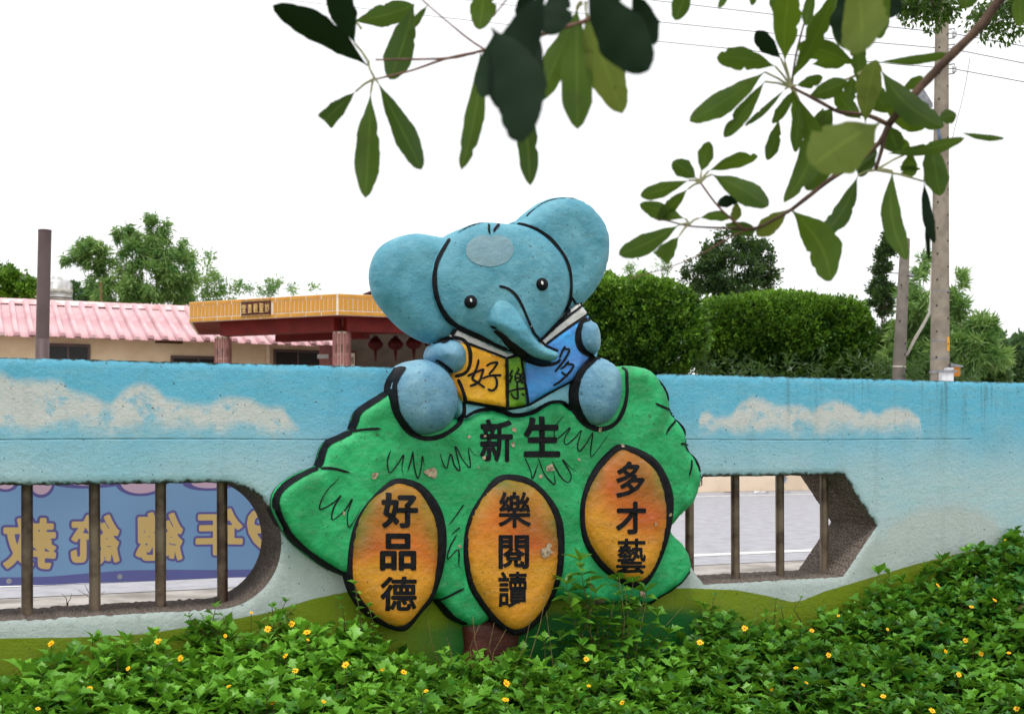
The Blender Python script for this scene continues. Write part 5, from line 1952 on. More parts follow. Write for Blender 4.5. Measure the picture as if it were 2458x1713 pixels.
for y in (655, 765, 805, 335):
    z = D(0, y, Yp).z
    obj('wire_band', MB().tube([axis(z), axis(z + 0.018)], rz_(z) * 1.015, 28, False), M['greymetal'], up)
z0, z1 = D(0, 788, Yp).z, D(0, 756, Yp).z
pl = MB()
for j in range(5):
    t = rad(-62 + j * 9)
    for z in (z0, z1):
        c = axis(z)
        pl.v.append((c.x + math.cos(t) * rz_(z) * 1.02, -abs(math.sin(t)) * rz_(z) * 1.02, z))
pl.f = [(2 * j, 2 * j + 2, 2 * j + 3, 2 * j + 1) for j in range(4)]
obj('number_plate', pl, M['ochre'], up)
for x0, x1, y0, y1 in ((2098, 2110, 832, 862), (2110, 2124, 826, 858)):
    a, b = D(x0, y1, Yp), D(x1, y0, Yp)
    mb_ = obj('meter_box', MB().box(a.x - base[0], b.x - base[0], -0.34, -0.17, a.z, b.z), M['whiteplast'], up)
zb1 = D(0, 837, Yp).z
obj('clamp_strap', MB().tube([axis(zb1), axis(zb1 + 0.045)], rz_(zb1) * 1.08, 28, False).box(-0.17, 0.2, -0.36, -0.345, zb1, zb1 + 0.045), M['greymetal'], up)
# lamp on its arm
a0, a1, a2 = D(2090, 292, Yp) - Vector(base), D(2062, 262, Yp) - Vector(base), D(2037, 222, Yp) - Vector(base)
arm = obj('lamp_arm', MB().tube([axis(a0.z - 0.25) + Vector((-0.05, -0.1, 0)), a0 + Vector((0, -0.3, 0)), a1 + Vector((0, -0.5, 0))], 0.03, 8), M['bluepipe'], up, smooth=True)
hv = (a2 - a1)
n_ = Vector((hv.z, 0, -hv.x)).normalized() * 0.11
mb = MB()
for f_, g_ in ((0, 0.7), (0.15, 1.0), (0.9, 1.0), (1.0, 0.7)):
    c = a1 + hv * f_ + Vector((0, -0.5, 0))
    for s1, s2 in ((-1, -0.05), (1, -0.05), (1, 0.05), (-1, 0.05)):
        mb.v.append(tuple(c + n_ * s1 * g_ + Vector((0, s2, 0))))
for j in range(3):
    for k in range(4):
        mb.f.append((j * 4 + k, j * 4 + (k + 1) % 4, (j + 1) * 4 + (k + 1) % 4, (j + 1) * 4 + k))
mb.f += [(3, 2, 1, 0), (12, 13, 14, 15)]
obj('lamp_head', mb, M['greymetal'], arm)
# orange box with a little roof
q = D(2137, 832, Yp)
bx = thing('nest_box', 'small orange box with a pitched lid fixed beside the thick pole', 'box', (q.x, q.y - 0.1, q.z - 0.1))
obj('box_body', MB().box(-0.055, 0.075, -0.07, 0.07, 0.0, 0.17), M['boxorange'], bx)
obj('lid', MB().prism([(-0.1, -0.1), (0.12, -0.1), (0.12, 0.1), (-0.1, 0.1)], 0.17, 0.19).add([(-0.1, -0.1, 0.19), (-0.1, 0.1, 0.19), (0.12, -0.1, 0.19), (0.12, 0.1, 0.19), (-0.1, -0.1, 0.24), (-0.1, 0.1, 0.24)], [(0, 2, 4), (1, 5, 3), (4, 2, 3, 5), (0, 4, 5, 1)]), M['greymetal'], bx)
# thinner pole
Y2 = 21.0
pt2, pb2 = D(2030, 535, Y2), D(2015, 850, Y2)
base2 = (pb2.x, pb2.y, 0)
sp = thing('thin_utility_pole', 'thinner weathered grey pole left of the thick utility pole', 'utility pole', base2)
sx2 = (pt2.x - pb2.x) / (pt2.z - pb2.z)
ax2 = lambda z: Vector((sx2 * (z - pb2.z), 0, z))
obj('shaft', MB().tube([ax2(0), ax2(pb2.z), ax2(pt2.z)], [15.5 * K / FPX * Y2, 14.6 * K / FPX * Y2, 10.5 * K / FPX * Y2], 24), M['poledark'], sp, smooth=True)
for y in (620, 640, 668, 720, 770, 795):
    z = D(0, y, Y2).z
    s = 1 if y % 40 else -1
    obj('step_hole', MB().tube([ax2(z) + Vector((s * 0.07, -0.095, 0)), ax2(z) + Vector((s * 0.07, -0.125, 0))], 0.014, 8), M['black'], sp)
z = D(0, 823, Y2).z
obj('wire_band', MB().tube([ax2(z), ax2(z + 0.02)], 14.8 * K / FPX * Y2, 24, False), M['rope'], sp)
z = D(0, 612, Y2).z
obj('bolt', MB().tube([ax2(z) + Vector((-0.3, 0, 0)), ax2(z) + Vector((0.17, 0, -0.01))], 0.012, 6).tube([ax2(z) + Vector((0.12, 0, -0.06)), ax2(z) + Vector((0.2, 0, -0.06))], 0.035, 8), M['greymetal'], sp)
# pale cable from one pole to the other
pts = [D(2088, 600, Yp + .2), D(2087, 660, Yp + .2), D(2085, 700, Yp + .3), D(2070, 728, 19.3), D(2050, 762, 20.0), D(2034, 795, 20.8)]
tag(obj('slack_cable', MB().tube([p - pts[-1] for p in pts], [0.014, 0.02, 0.025, 0.03, 0.03, 0.025], 8), M['rope'], loc=tuple(pts[-1]), smooth=True), 'pale cable sagging from the thick pole to the thin pole', 'cable')
# wires
far_pts = [[(1456, 0), (1089, -46)], [(1463, 48), (1089, 6)], [(1465, 92), (640, 0)]]
right_pts = [(2296, 104), (2296, 142), (2296, 184)]
labs = ['topmost of the thin power lines strung to the thick pole', 'middle of the thin power lines strung to the thick pole', 'lowest of the thin power lines strung to the thick pole']
for i in range(3):
    a = ins[i]
    p1 = D(*far_pts[i][0], 24)
    p2 = D(*far_pts[i][1], 34 if i < 2 else 40)
    e = p1 + (p2 - p1) * 2.0
    rgt = D(*right_pts[i], 17.5)
    rg2 = a + (rgt - a) * 6
    pts = [e, p2, p1, a.lerp(p1, 0.5) + Vector((0, 0, -0.02)), a, rgt, rg2]
    tag(obj('power_line', MB().tube([p - a for p in pts], 0.0085, 5), M['wire'], loc=tuple(a)), labs[i], 'power line', 'power lines on the thick pole')
pts = [D(2175, 130, 18.4), D(2165, 190, 18.4), D(2155, 235, 18.4), D(2140, 290, 18.5), D(2132, 330, 18.5)]
tag(obj('loose_wire', MB().tube([p - pts[-1] for p in pts], 0.006, 5), M['wire'], loc=tuple(pts[-1])), 'loose thin wire dangling right of the thick pole', 'wire')

# ================================================================== PLANTING BED in front of the wall
edge_px = [(-500, 1520), (-200, 1500), (0, 1512), (60, 1490), (130, 1466), (200, 1455), (300, 1448), (380, 1440), (450, 1425), (520, 1402), (600, 1378), (650, 1378), (700, 1398), (800, 1434), (900, 1458), (1000, 1464), (1100, 1468), (1200, 1462), (1300, 1448), (1450, 1440), (1550, 1415), (1650, 1400),
           (1750, 1400), (1800, 1388), (1900, 1362), (2000, 1316), (2080, 1270), (2200, 1234), (2290, 1220), (2700, 1206)]
ed_uz = np.array([trd(x, y, 0.12) for x, y in edge_px])


def bed_top(u, s):
    """height of the leaf canopy at u along the wall, s metres in front of it"""
    zb_ = np.interp(u, ed_uz[:, 0], ed_uz[:, 1])
    zs = 0.0
    for k in (-0.25, 0, 0.25):
        zs = zs + np.interp(u + k, ed_uz[:, 0], ed_uz[:, 1]) / 3
    f = np.clip(s / 0.6, 0, 1)
    zb_ = zb_ * (1 - f) + zs * f
    return zb_ - 0.24 * np.clip(s - 0.12, 0, 9) + 0.025 * np.sin(u * 7 + s * 5) + 0.02 * np.sin(u * 13.0 - s * 9 + 1)


mb = MB()
nu, nv = 90, 24
for i in range(nu + 1):
    u = -4.3 + 9.4 * i / nu
    for j in range(nv + 1):
        s = -0.02 + 3.4 * j / nv
        mb.v.append(tuple(W(u, -s, max(float(bed_top(u, s)) - 0.27, -0.6))))
for i in range(nu):
    for j in range(nv):
        a = i * (nv + 1) + j
        mb.f.append((a, a + 1, a + nv + 2, a + nv + 1))
tag(obj('soil_bed', mb, M['soil'], smooth=True), kind='structure')


def toothed_leaf():
    """a wedelia leaf along +x, unit length: verts, tris, midrib mask"""
    half = [(0.0, 0.015), (0.16, 0.07), (0.34, 0.18), (0.50, 0.32), (0.57, 0.18), (0.70, 0.22), (0.76, 0.11), (1.0, 0.0)]
    v, f = [], []
    for x, w in half:
        zc_ = -0.28 * x * x + 0.10 * x
        v += [(x, w, zc_ + w * 0.35), (x, 0.0, zc_), (x, -w, zc_ + w * 0.35)]
    n = len(half)
    for i in range(n - 1):
        a, b = 3 * i, 3 * i + 3
        f += [(a, a + 1, b + 1), (a, b + 1, b), (a + 1, a + 2, b + 2), (a + 1, b + 2, b + 1)]
    return np.array(v, float), np.array(f, int)


def oval_leaf():
    half = [(0.0, 0.01), (0.12, 0.09), (0.3, 0.2), (0.5, 0.24), (0.7, 0.19), (0.88, 0.09), (1.0, 0.0)]
    v, f = [], []
    for x, w in half:
        zc_ = -0.22 * x * x + 0.06 * x
        v += [(x, w, zc_ + w * 0.3), (x, 0.0, zc_), (x, -w, zc_ + w * 0.3)]
    n = len(half)
    for i in range(n - 1):
        a, b = 3 * i, 3 * i + 3
        f += [(a, a + 1, b + 1), (a, b + 1, b), (a + 1, a + 2, b + 2), (a + 1, b + 2, b + 1)]
    return np.array(v, float), np.array(f, int)


LEAF_V, LEAF_F = toothed_leaf()
LEAF_V[:, 1] *= 1.22
OVAL_V, OVAL_F = oval_leaf()


def place_leaves(P0, yaw, pitch, roll, size, lv, lf, bend=None):
    """vectorised leaves: base points, headings"""
    n = len(P0)
    cy, sy, cp, sp_, cr, sr = np.cos(yaw), np.sin(yaw), np.cos(pitch), np.sin(pitch), np.cos(roll), np.sin(roll)
    ex = np.stack([cy * cp, sy * cp, sp_], 1)
    sd = np.stack([-sy, cy, np.zeros(n)], 1)
    up_ = np.cross(ex, sd)
    ey = sd * cr[:, None] + up_ * sr[:, None]
    ez = np.cross(ex, ey)
    L_ = lv[None] * size[:, None, None]
    if bend is not None:
        L_ = L_.copy()
        L_[:, :, 2] *= bend[:, None]
    v = P0[:, None] + L_[..., 0:1] * ex[:, None] + L_[..., 1:2] * ey[:, None] + L_[..., 2:3] * ez[:, None]
    f = lf[None] + (np.arange(n) * len(lv))[:, None, None]
    return v.reshape(-1, 3), f.reshape(-1, 3)


def ground_cover():
    rng = np.random.default_rng(77)
    VS, FS, RS = [], [], []
    stems = MB()
    off = 0
    n = 13500
    u = rng.uniform(-4.2, 5.0, n)
    s = rng.uniform(0.04, 2.3, n)
    # keep what the place can show: denser toward the camera's view
    w = W
    X = u * CA + s * SA
    Y = WY + u * SA - s * CA
    keep = (Y > 3.0) & (np.abs(X / Y) < 0.85) & ((np.abs(X / Y) < 0.47) | (rng.random(n) < 0.4))
    u, s, X, Y = u[keep], s[keep], X[keep], Y[keep]
    # the thin patch in front of the tree trunk
    thin = (np.abs(u - 0.42) < 0.42) & (s < 0.22) & (rng.random(len(u)) < 0.8)
    thin |= (np.abs(u + 0.2) < 0.3) & (s < 0.12) & (rng.random(len(u)) < 0.6)
    u, s, X, Y = u[~thin], s[~thin], X[~thin], Y[~thin]
    n = len(u)
    zt_ = bed_top(u, s) + rng.normal(-0.035, 0.034, n)
    low = rng.random(n) < 0.3
    zt_[low] -= rng.uniform(0.04, 0.13, low.sum())
    tone = np.clip(rng.normal(0.42, 0.26, n) - 0.13 * np.clip(u, -1.6, 1.6) + 0.12 * np.sin(u * 4) + 0.1 * np.sin(s * 6 + u), 0, 1)  # tone falls towards the right: tree shade put into the leaf colour
    tiltx, tilty = rng.normal(0, 0.22, n), rng.normal(-0.12, 0.22, n)
    base_yaw = rng.uniform(0, 2 * math.pi, n)
    big = rng.uniform(0.75, 1.2, n)
    for lvl, (dz, size, pit) in enumerate(((0.0, 0.05, 0.95), (-0.012, 0.072, 0.6), (-0.045, 0.086, 0.3), (-0.085, 0.08, 0.0))):
        for kk in range(2):
            m = rng.random(n) < (0.95, 0.97, 0.85, 0.5)[lvl]
            k = m.sum()
            yaw = base_yaw[m] + lvl * math.pi / 2 + kk * math.pi + rng.normal(0, 0.25, k)
            pitch = pit + rng.normal(0, 0.22, k) + tiltx[m] * np.cos(yaw) + tilty[m] * np.sin(yaw)
            P0 = np.stack([X[m] + tiltx[m] * dz * 2, Y[m] + tilty[m] * dz * 2, zt_[m] + dz], 1)
            v, f = place_leaves(P0, yaw, pitch, rng.normal(0, 0.3, k), size * big[m] * rng.uniform(0.75, 1.2, k), LEAF_V, LEAF_F, rng.uniform(0.3, 1.9, k))
            VS.append(v)
            FS.append(f + off)
            off += len(v)
            tn = np.clip(tone[m] + (0.22, 0.12, -0.05, -0.2)[lvl] + rng.normal(0, 0.08, k), 0, 1)  # lower leaf pairs toned darker: shade in the gaps put into colour
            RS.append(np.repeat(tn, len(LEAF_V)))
    v = np.concatenate(VS)
    # nothing may poke through the wall face
    d = (v[:, 0] * SA - (v[:, 1] - WY) * CA)      # metres in front of the wall
    fix = d < 0.012
    v[fix, 0] += (0.012 - d[fix]) * SA
    v[fix, 1] -= (0.012 - d[fix]) * CA
    kd = 170
    pick = rng.integers(0, n, kd)
    Pd = np.stack([X[pick] + rng.normal(0, 0.03, kd), Y[pick] + rng.normal(0, 0.03, kd), zt_[pick] - rng.uniform(0.0, 0.09, kd)], 1)
    vd, fd = place_leaves(Pd, rng.uniform(0, 6.28, kd), rng.normal(-0.2, 0.5, kd), rng.normal(0, 0.8, kd), rng.uniform(0.03, 0.07, kd), OVAL_V, OVAL_F, rng.uniform(-2, 3, kd))
    od = bpy.data.objects.new('withered_leaves', np_mesh('withered_leaves', vd, fd, M['dry'], None, True))
    COL.objects.link(od)
    tag(od, 'withered brown leaves caught among the ground cover', 'dead leaves', kind='stuff')
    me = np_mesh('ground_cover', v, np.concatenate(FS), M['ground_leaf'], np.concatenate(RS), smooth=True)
    ob = bpy.data.objects.new('ground_cover', me)
    COL.objects.link(ob)
    tag(ob, 'dense bed of toothed green leaves along the foot of the wall', 'ground cover', kind='stuff')
    for i in range(0, n, 2):
        if s[i] < 2.0:
            stems.tube([(X[i] + rng.normal(0, 0.03), Y[i] + rng.normal(0, 0.03), zt_[i] - 0.22), (X[i] - tiltx[i] * 0.03, Y[i], zt_[i] - 0.1), (X[i], Y[i], zt_[i] + 0.005)], [0.0022, 0.002, 0.0015], 4, False)
    o2 = obj('ground_cover_stems', stems, M['stem'])
    tag(o2, 'thin creeping stems below the leaves of the bed', 'ground cover', kind='stuff')
    return u, s


ground_cover()


def canopy_hit(px, py, lift=0.03):
    """where the sight line through a display pixel meets the leaf canopy"""
    d = wall_ray(px * K, py * K)
    for t in np.arange(2.0, 7.0, 0.01):
        p = CAM_L + d * t
        s = -p[1]
        if s < 0.06 or p[2] < bed_top(p[0], s) + lift:
            return p
    return p


def flower_parts(seed):
    r = random.Random(seed)
    mb = MB()
    n = 9
    for k in range(n):
        t = 2 * math.pi * k / n + r.uniform(-0.12, 0.12)
        L_ = r.uniform(0.85, 1.1) * 0.0155
        ca, sa = math.cos(t), math.sin(t)
        lift = r.uniform(0.05, 0.3)
        pts = []
        for x, w, z in ((0.15, 0.08, 0.0), (0.55, 0.22, 0.6), (0.9, 0.19, 0.8), (1.05, 0.08, 0.7)):
            for s in (1, -1):
                xx, yy = x * L_, w * s * L_
                pts.append((xx * ca - yy * sa, xx * sa + yy * ca, z * lift * L_))
        mb.add(pts, [(0, 1, 3, 2), (2, 3, 5, 4), (4, 5, 7, 6)])
    pet = mesh_of('petals', mb, M['petal'], True)
    mb = MB()
    ns = 10
    prof = [(0.0045, 0.0), (0.005, 0.0016), (0.0035, 0.0034), (0.0, 0.004)]
    for r_, z in prof:
        for k in range(ns):
            t = 2 * math.pi * k / ns
            mb.v.append((r_ * math.cos(t), r_ * math.sin(t), z))
    for a in range(len(prof) - 1):
        for k in range(ns):
            mb.f.append((a * ns + k, a * ns + (k + 1) % ns, (a + 1) * ns + (k + 1) % ns, (a + 1) * ns + k))
    disc = mesh_of('disc', mb, M['disc'], True)
    return pet, disc


FLW = [flower_parts(i) for i in range(4)]
fl_px = [(115, 1442), (287, 1498), (200, 1543), (355, 1438), (513, 1538), (612, 1575), (688, 1417), (690, 1434), (655, 1398), (600, 1410), (563, 1373), (615, 1382), (662, 1503), (725, 1572), (905, 1506), (858, 1500), (955, 1548),
         (1135, 1531), (1133, 1568), (1320, 1537), (1315, 1477), (1395, 1575), (1808, 1530), (1785, 1497), (1858, 1468), (1880, 1380), (1820, 1413), (2103, 1312), (2108, 1395), (2120, 1460), (2178, 1360), (2255, 1212), (1670, 1408), (2200, 1465), (2262, 1463), (2150, 1512), (2280, 1588),
         (1935, 1535), (1980, 1560), (2090, 1593), (1990, 1410), (2230, 1345), (2165, 1435), (505, 1425), (405, 1475), (640, 1470), (85, 1588), (775, 1490), (1570, 1440), (1730, 1545)]
ZONES = ((0, 240, 'at the far left, in front of the olive strip'), (240, 460, 'below the bars of the left opening'), (460, 640, 'below the round end of the left opening'), (640, 790, 'on the leafy hump left of the leftmost mango'), (790, 1000, 'below the leftmost mango'),
         (1000, 1240, 'in front of the painted brown trunk'), (1240, 1560, 'below the tall weeds and the highest mango'), (1560, 1800, 'below the right opening'), (1800, 2000, 'below the pointed end of the right opening'), (2000, 2140, 'on the slope of the right mound'), (2140, 2400, 'on the right mound at the picture edge'))
ORD = ('leftmost', 'second from left', 'third from left', 'fourth from left', 'fifth from left', 'sixth from left', 'seventh from left', 'eighth from left', 'ninth from left', 'tenth from left')


def flower_label(i):
    x = fl_px[i][0]
    for a, b, txt in ZONES:
        if a <= x < b:
            peers = sorted((p for p in fl_px if a <= p[0] < b), key=lambda p: p[0])
            k = peers.index(fl_px[i])
            return 'yellow flower ' + txt + ', ' + (ORD[k] if len(peers) > 1 else 'alone') + ' there'
    return 'yellow flower in the leafy bed'


for i, (x, y) in enumerate(fl_px):
    p = canopy_hit(x, y, 0.035)
    wp = W(*p)
    big = random.uniform(0.7, 1.0) * (0.65 if i % 3 == 1 else 1.0)
    fl = thing('yellow_flower', flower_label(i), 'flower', tuple(wp), 0, 'yellow flowers in the ground cover')
    yaw = random.uniform(0, 6.28)
    rot = (random.uniform(0.35, 1.15), random.uniform(-0.4, 0.4), random.uniform(-0.5, 0.5))   # facing up and toward the road-less side
    a, b = FLW[i % 4]
    o1 = obj('petals', a, parent=fl, rot=rot)
    o1.scale = (big,) * 3
    o2 = obj('disc', b, parent=fl, rot=rot)
    o2.scale = (big,) * 3
    obj('stalk', MB().tube([(random.uniform(-.01, .01), 0.01, -0.11), (0, 0.004, -0.05), (0, 0, -0.001)], 0.0013, 5, False), M['stem'], fl)

# ================================================================== TALLER WEEDS AGAINST THE RELIEF


def weed(label, name, stems_px, leaf, size, seed, off=0.17, bare=False):
    """stems_px: list of (foot px, tip px); leaves in pairs up each stem"""
    rng = np.random.default_rng(seed)
    f0 = stems_px[0][0]
    u0, z0 = trd(*f0, off)
    base = W(u0, -off, z0)
    t = thing(name, label, 'weed', tuple(base))
    P0, YW, PT, SZ = [], [], [], []
    for foot, tip in stems_px:
        a = W(*((lambda q: (q[0], -off, q[1]))(trd(*foot, off))))
        b = W(*((lambda q: (q[0], -off - 0.02, q[1]))(trd(*tip, off + 0.02))))
        mid = a.lerp(b, 0.5) + Vector((rng.normal(0, 0.015), rng.normal(0, 0.01), 0))
        sm = MB().tube([a - base + Vector((0, 0, -0.15)), a - base, mid - base, b - base], [0.0026, 0.0022, 0.0016, 0.0008] if bare else [0.0032, 0.003, 0.0024, 0.0014], 5)
        obj('stem', sm, M['dry'] if bare else M['stem'], t, smooth=True)
        if bare:
            continue
        nn = int((b - a).length / 0.05) + 1
        for k in range(nn + 1):
            f = 0.3 + 0.7 * k / max(nn, 1)
            q_ = a.lerp(mid, f * 2) if f < 0.5 else mid.lerp(b, f * 2 - 1)
            yw = rng.uniform(0, 6.28)
            for m_ in range(2 if k < nn else 4):
                P0.append(q_ - base)
                YW.append(yw + math.pi * m_ if k < nn else yw + math.pi / 2 * m_)
                PT.append(rng.uniform(0.0, 0.5) + (0.5 if k == nn else 0))
                SZ.append(size * rng.uniform(0.6, 1.15) * (1.0 - 0.35 * f))
    if P0:
        lv, lf = (LEAF_V, LEAF_F) if leaf == 'toothed' else (OVAL_V, OVAL_F)
        v, f = place_leaves(np.array([tuple(p) for p in P0]), np.array(YW), np.array(PT), rng.normal(0, 0.4, len(P0)), np.array(SZ), lv, lf, rng.uniform(0.4, 2.0, len(P0)))
        me = np_mesh('leaves', v, f, M['ground_leaf'], np.repeat(np.clip(rng.normal(0.45, 0.22, len(P0)), 0, 1), len(lv)), smooth=True)
        o = bpy.data.objects.new('leaves', me)
        COL.objects.link(o)
        o.parent = t
        tag(o, kind='stuff')
    return t


weed('tall oval-leaved weed growing up between the two right-hand mangoes', 'tall_weed', [((1330, 1480), (1300, 1258)), ((1345, 1480), (1335, 1330)), ((1320, 1480), (1270, 1310)), ((1300, 1490), (1290, 1390)), ((1360, 1490), (1352, 1400))], 'oval', 0.13, 1)
weed('leafy weed below the right-hand mango, its top covering the fruit tip', 'tall_weed', [((1400, 1490), (1385, 1300)), ((1410, 1490), (1420, 1305)), ((1420, 1490), (1450, 1325)), ((1430, 1490), (1475, 1380)), ((1395, 1490), (1380, 1400)), ((1440, 1490), (1500, 1420)), ((1385, 1490), (1372, 1370))], 'toothed', 0.105, 2)
weed('small upright weed in front of the tree relief lower right edge', 'tall_weed', [((1560, 1450), (1555, 1380)), ((1600, 1440), (1590, 1385)), ((1570, 1450), (1568, 1415))], 'toothed', 0.075, 3)
weed('weed sprig standing against the white wall below the left opening', 'weed_sprig', [((480, 1430), (483, 1362)), ((470, 1430), (425, 1385)), ((490, 1430), (470, 1400))], 'toothed', 0.06, 4, 0.08)
weed('pair of short sprigs left of the leftmost mango', 'weed_sprig', [((630, 1400), (640, 1350)), ((605, 1400), (610, 1360)), ((655, 1400), (660, 1365))], 'toothed', 0.05, 5, 0.08)
weed('small ivy-like sprig creeping over the foot of the leftmost mango', 'weed_sprig', [((830, 1440), (826, 1360)), ((812, 1440), (795, 1310)), ((770, 1440), (765, 1345))], 'toothed', 0.05, 6, 0.19)
weed('small sprigs standing on the olive hill below the right opening', 'weed_sprig', [((1735, 1400), (1740, 1345)), ((1795, 1390), (1797, 1340)), ((1605, 1405), (1602, 1335)), ((1755, 1400), (1752, 1365))], 'toothed', 0.032, 7, 0.06)
weed('dry bare stalks standing in front of the painted brown trunk', 'dry_stalks', [((1060, 1500), (1075, 1400)), ((1100, 1510), (1135, 1410)), ((1120, 1510), (1108, 1395)), ((1085, 1500), (1060, 1380)), ((1150, 1510), (1195, 1360)), ((1180, 1500), (1230, 1300)), ((1010, 1500), (1000, 1425)), ((985, 1490), (960, 1390)), ((1240, 1490), (1225, 1370))], 'oval', 0.0, 8, 0.2, True)
weed('dry bare stalks tangled among the weeds right of the middle mango', 'dry_stalks', [((1290, 1500), (1335, 1340)), ((1370, 1500), (1378, 1340)), ((1395, 1480), (1388, 1290)), ((1350, 1490), (1310, 1390)), ((1420, 1500), (1450, 1345)), ((1440, 1500), (1530, 1360)), ((1310, 1490), (1345, 1400)), ((1405, 1500), (1402, 1320)), ((1330, 1490), (1325, 1290))], 'oval', 0.0, 9, 0.19, True)
weed('dry bent stalks beside the sprig below the left opening', 'dry_stalks', [((505, 1440), (492, 1385)), ((512, 1440), (500, 1392)), ((520, 1440), (500, 1380)), ((450, 1440), (440, 1395))], 'oval', 0.0, 10, 0.07, True)
weed('thin grass tuft on the pavement edge seen through the left bars', 'grass_tuft', [((205, 1352), (190, 1310)), ((207, 1352), (220, 1300)), ((203, 1352), (235, 1325)), ((150, 1350), (138, 1330)), ((152, 1350), (160, 1328)), ((200, 1352), (175, 1322))], 'oval', 0.0, 11, -0.5, True)
weed('dry grass stems in front of the olive hill at the far left', 'dry_stalks', [((10, 1520), (60, 1475)), ((25, 1520), (75, 1468)), ((155, 1470), (152, 1430)), ((300, 1470), (308, 1430))], 'oval', 0.0, 12, 0.06, True)

# ================================================================== OVERHANGING BRANCHES near the camera
R4 = zoom(600, 0, 2.296)
R5 = zoom(1400, 0, 2.170)


def near_leaf(parent, base, b, t, wpx, Yb, Yt, bend, mat, roll, rng, bites=2, trunc=0.0, pale=0.5):
    """one long leaf: base and tip in photo pixels, each at its own distance"""
    pb_, pt_ = P(*b, Yb), P(*t, Yt)
    ax_ = pt_ - pb_
    L_ = ax_.length
    ax_.normalize()
    view = ((pb_ + pt_) / 2 - Vector((0, 0, EYE))).normalized()
    sd = ax_.cross(view).normalized()
    nr = sd.cross(ax_).normalized()
    hw = wpx / FPX * (Yb + Yt) / 2 * 0.5 / max(0.45, math.cos(roll))
    s2 = sd * math.cos(roll) + nr * math.sin(roll)
    n2 = s2.cross(ax_)
    bendm = bend / FPX * (Yb + Yt) / 2
    n = 22
    cuts = [(rng.uniform(0.3, 0.95), rng.choice((-1, 1)), rng.uniform(0.12, 0.4), rng.uniform(0.02, 0.05)) for _ in range(bites)]
    v, mid = [], []
    hw *= 1.04
    curl = rng.uniform(-0.06, 0.10) * L_
    for i in range(n + 1):
        x = i / n
        xx = x * (1 - trunc)
        # oblanceolate outline, tapering long to the stalk, blunt tip
        prof = float(np.interp(xx, (0, .06, .15, .28, .42, .55, .68, .8, .9, .96, 1.0), (.03, .10, .36, .68, .90, 1.0, .98, .84, .58, .34, .03)))
        c = pb_ + ax_ * (x * L_) + sd * (bendm * math.sin(math.pi * x)) + n2 * (curl * math.sin(math.pi * x * 0.9)) + Vector((0, 0, -0.02 * L_ * x * x))
        wl = wr = hw * min(prof, 1.02) * (1 + 0.05 * math.sin(x * 17 + roll * 9))
        wl *= 1 + rng.normal(0, 0.022)
        wr *= 1 + rng.normal(0, 0.022)
        for cx_, sgn, dep, wd in cuts:
            g_ = max(0, 1 - ((x - cx_) / wd) ** 2) * dep
            if sgn > 0:
                wr *= 1 - g_
            else:
                wl *= 1 - g_
        for k in (-1, -0.5, 0, 0.5, 1):
            w = (wl if k < 0 else wr) * k
            v.append(c + s2 * w + n2 * (abs(w) * 0.22 + 0.04 * hw * math.sin(x * 21) * abs(k)) - base)
            mid.append(1 - abs(k))
    f = []
    for i in range(n):
        for k in range(4):
            a = i * 5 + k
            f.append((a, a + 1, a + 6, a + 5))
    mb = MB()
    mb.v, mb.f = [tuple(p) for p in v], f
    o = obj('leaf', mb, mat, parent, smooth=True)
    fattr(o.data, 'rnd', np.full(len(v), pale))
    fattr(o.data, 'mid', mid)
    return o, pb_


def branch(label, origin_px, Y0, twigs, leaves, seed):
    rng = np.random.default_rng(seed)
    base = P(*origin_px, Y0)
    t = thing('overhanging_branch', label, 'branch', tuple(base), 0, 'branches overhanging from a tree above the camera')
    for pts, ra, rb, mt in twigs:
        q_ = [P(x, y, yy) - base for x, y, yy in pts]
        c = catmull([tuple(p) for p in q_], 0.012, False)
        n = len(c)
        rr_ = np.linspace(ra, rb, n) * (1 + 0.06 * np.sin(np.arange(n) * 1.3))
        obj('twig', MB().tube(c, list(rr_), 8), M[mt], t, smooth=True)
    for lf in leaves:
        b, tp2, w, Yb, Yt, bend, mt, node = lf[:8]
        k = lf[8] if len(lf) > 8 else {}
        o, pb_ = near_leaf(t, base, b, tp2, w, Yb, Yt, bend, M[mt], rng.uniform(-0.45, 0.45), rng, k.get('bites', rng.integers(0, 3)), k.get('trunc', 0.0), float(np.clip(rng.normal(0.5, 0.28), 0, 1)))
        if node is not None:
            a = P(*node[:2], node[2])
            obj('leaf_stalk', MB().tube([a - base, (a.lerp(pb_, 0.5)) - base + Vector((0, 0, 0.002)), pb_ - base], [0.0022, 0.0018, 0.0016], 6, False), M['petiole'], t, smooth=True)


def z4(x, y):
    return R4([(x, y)])[0]


def z5(x, y):
    return R5([(x, y)])[0]


def lv4(bx, by, tx, ty, w, Yb=1.5, Yt=1.5, bend=0, m='fg_leaf', node=None, **k):
    return (z4(bx, by), z4(tx, ty), w / 2.296, Yb, Yt, bend / 2.296, m, None if node is None else (*z4(*node), Yb), k)


def lv5(bx, by, tx, ty, w, Yb=1.6, Yt=1.6, bend=0, m='fg_leaf', node=None, **k):
    return (z5(bx, by), z5(tx, ty), w / 2.17, Yb, Yt, bend / 2.17, m, None if node is None else (*z5(*node), Yb), k)


def tw4(pts, ra, rb, Y=1.5, m='twig'):
    return ([(*z4(x, y), Y + (0.0 if len(q_) == 0 else q_[0])) for x, y, *q_ in pts], ra, rb, m)


def tw5(pts, ra, rb, Y=1.6, m='bark'):
    return ([(*z5(x, y), Y + (0.0 if len(q_) == 0 else q_[0])) for x, y, *q_ in pts], ra, rb, m)


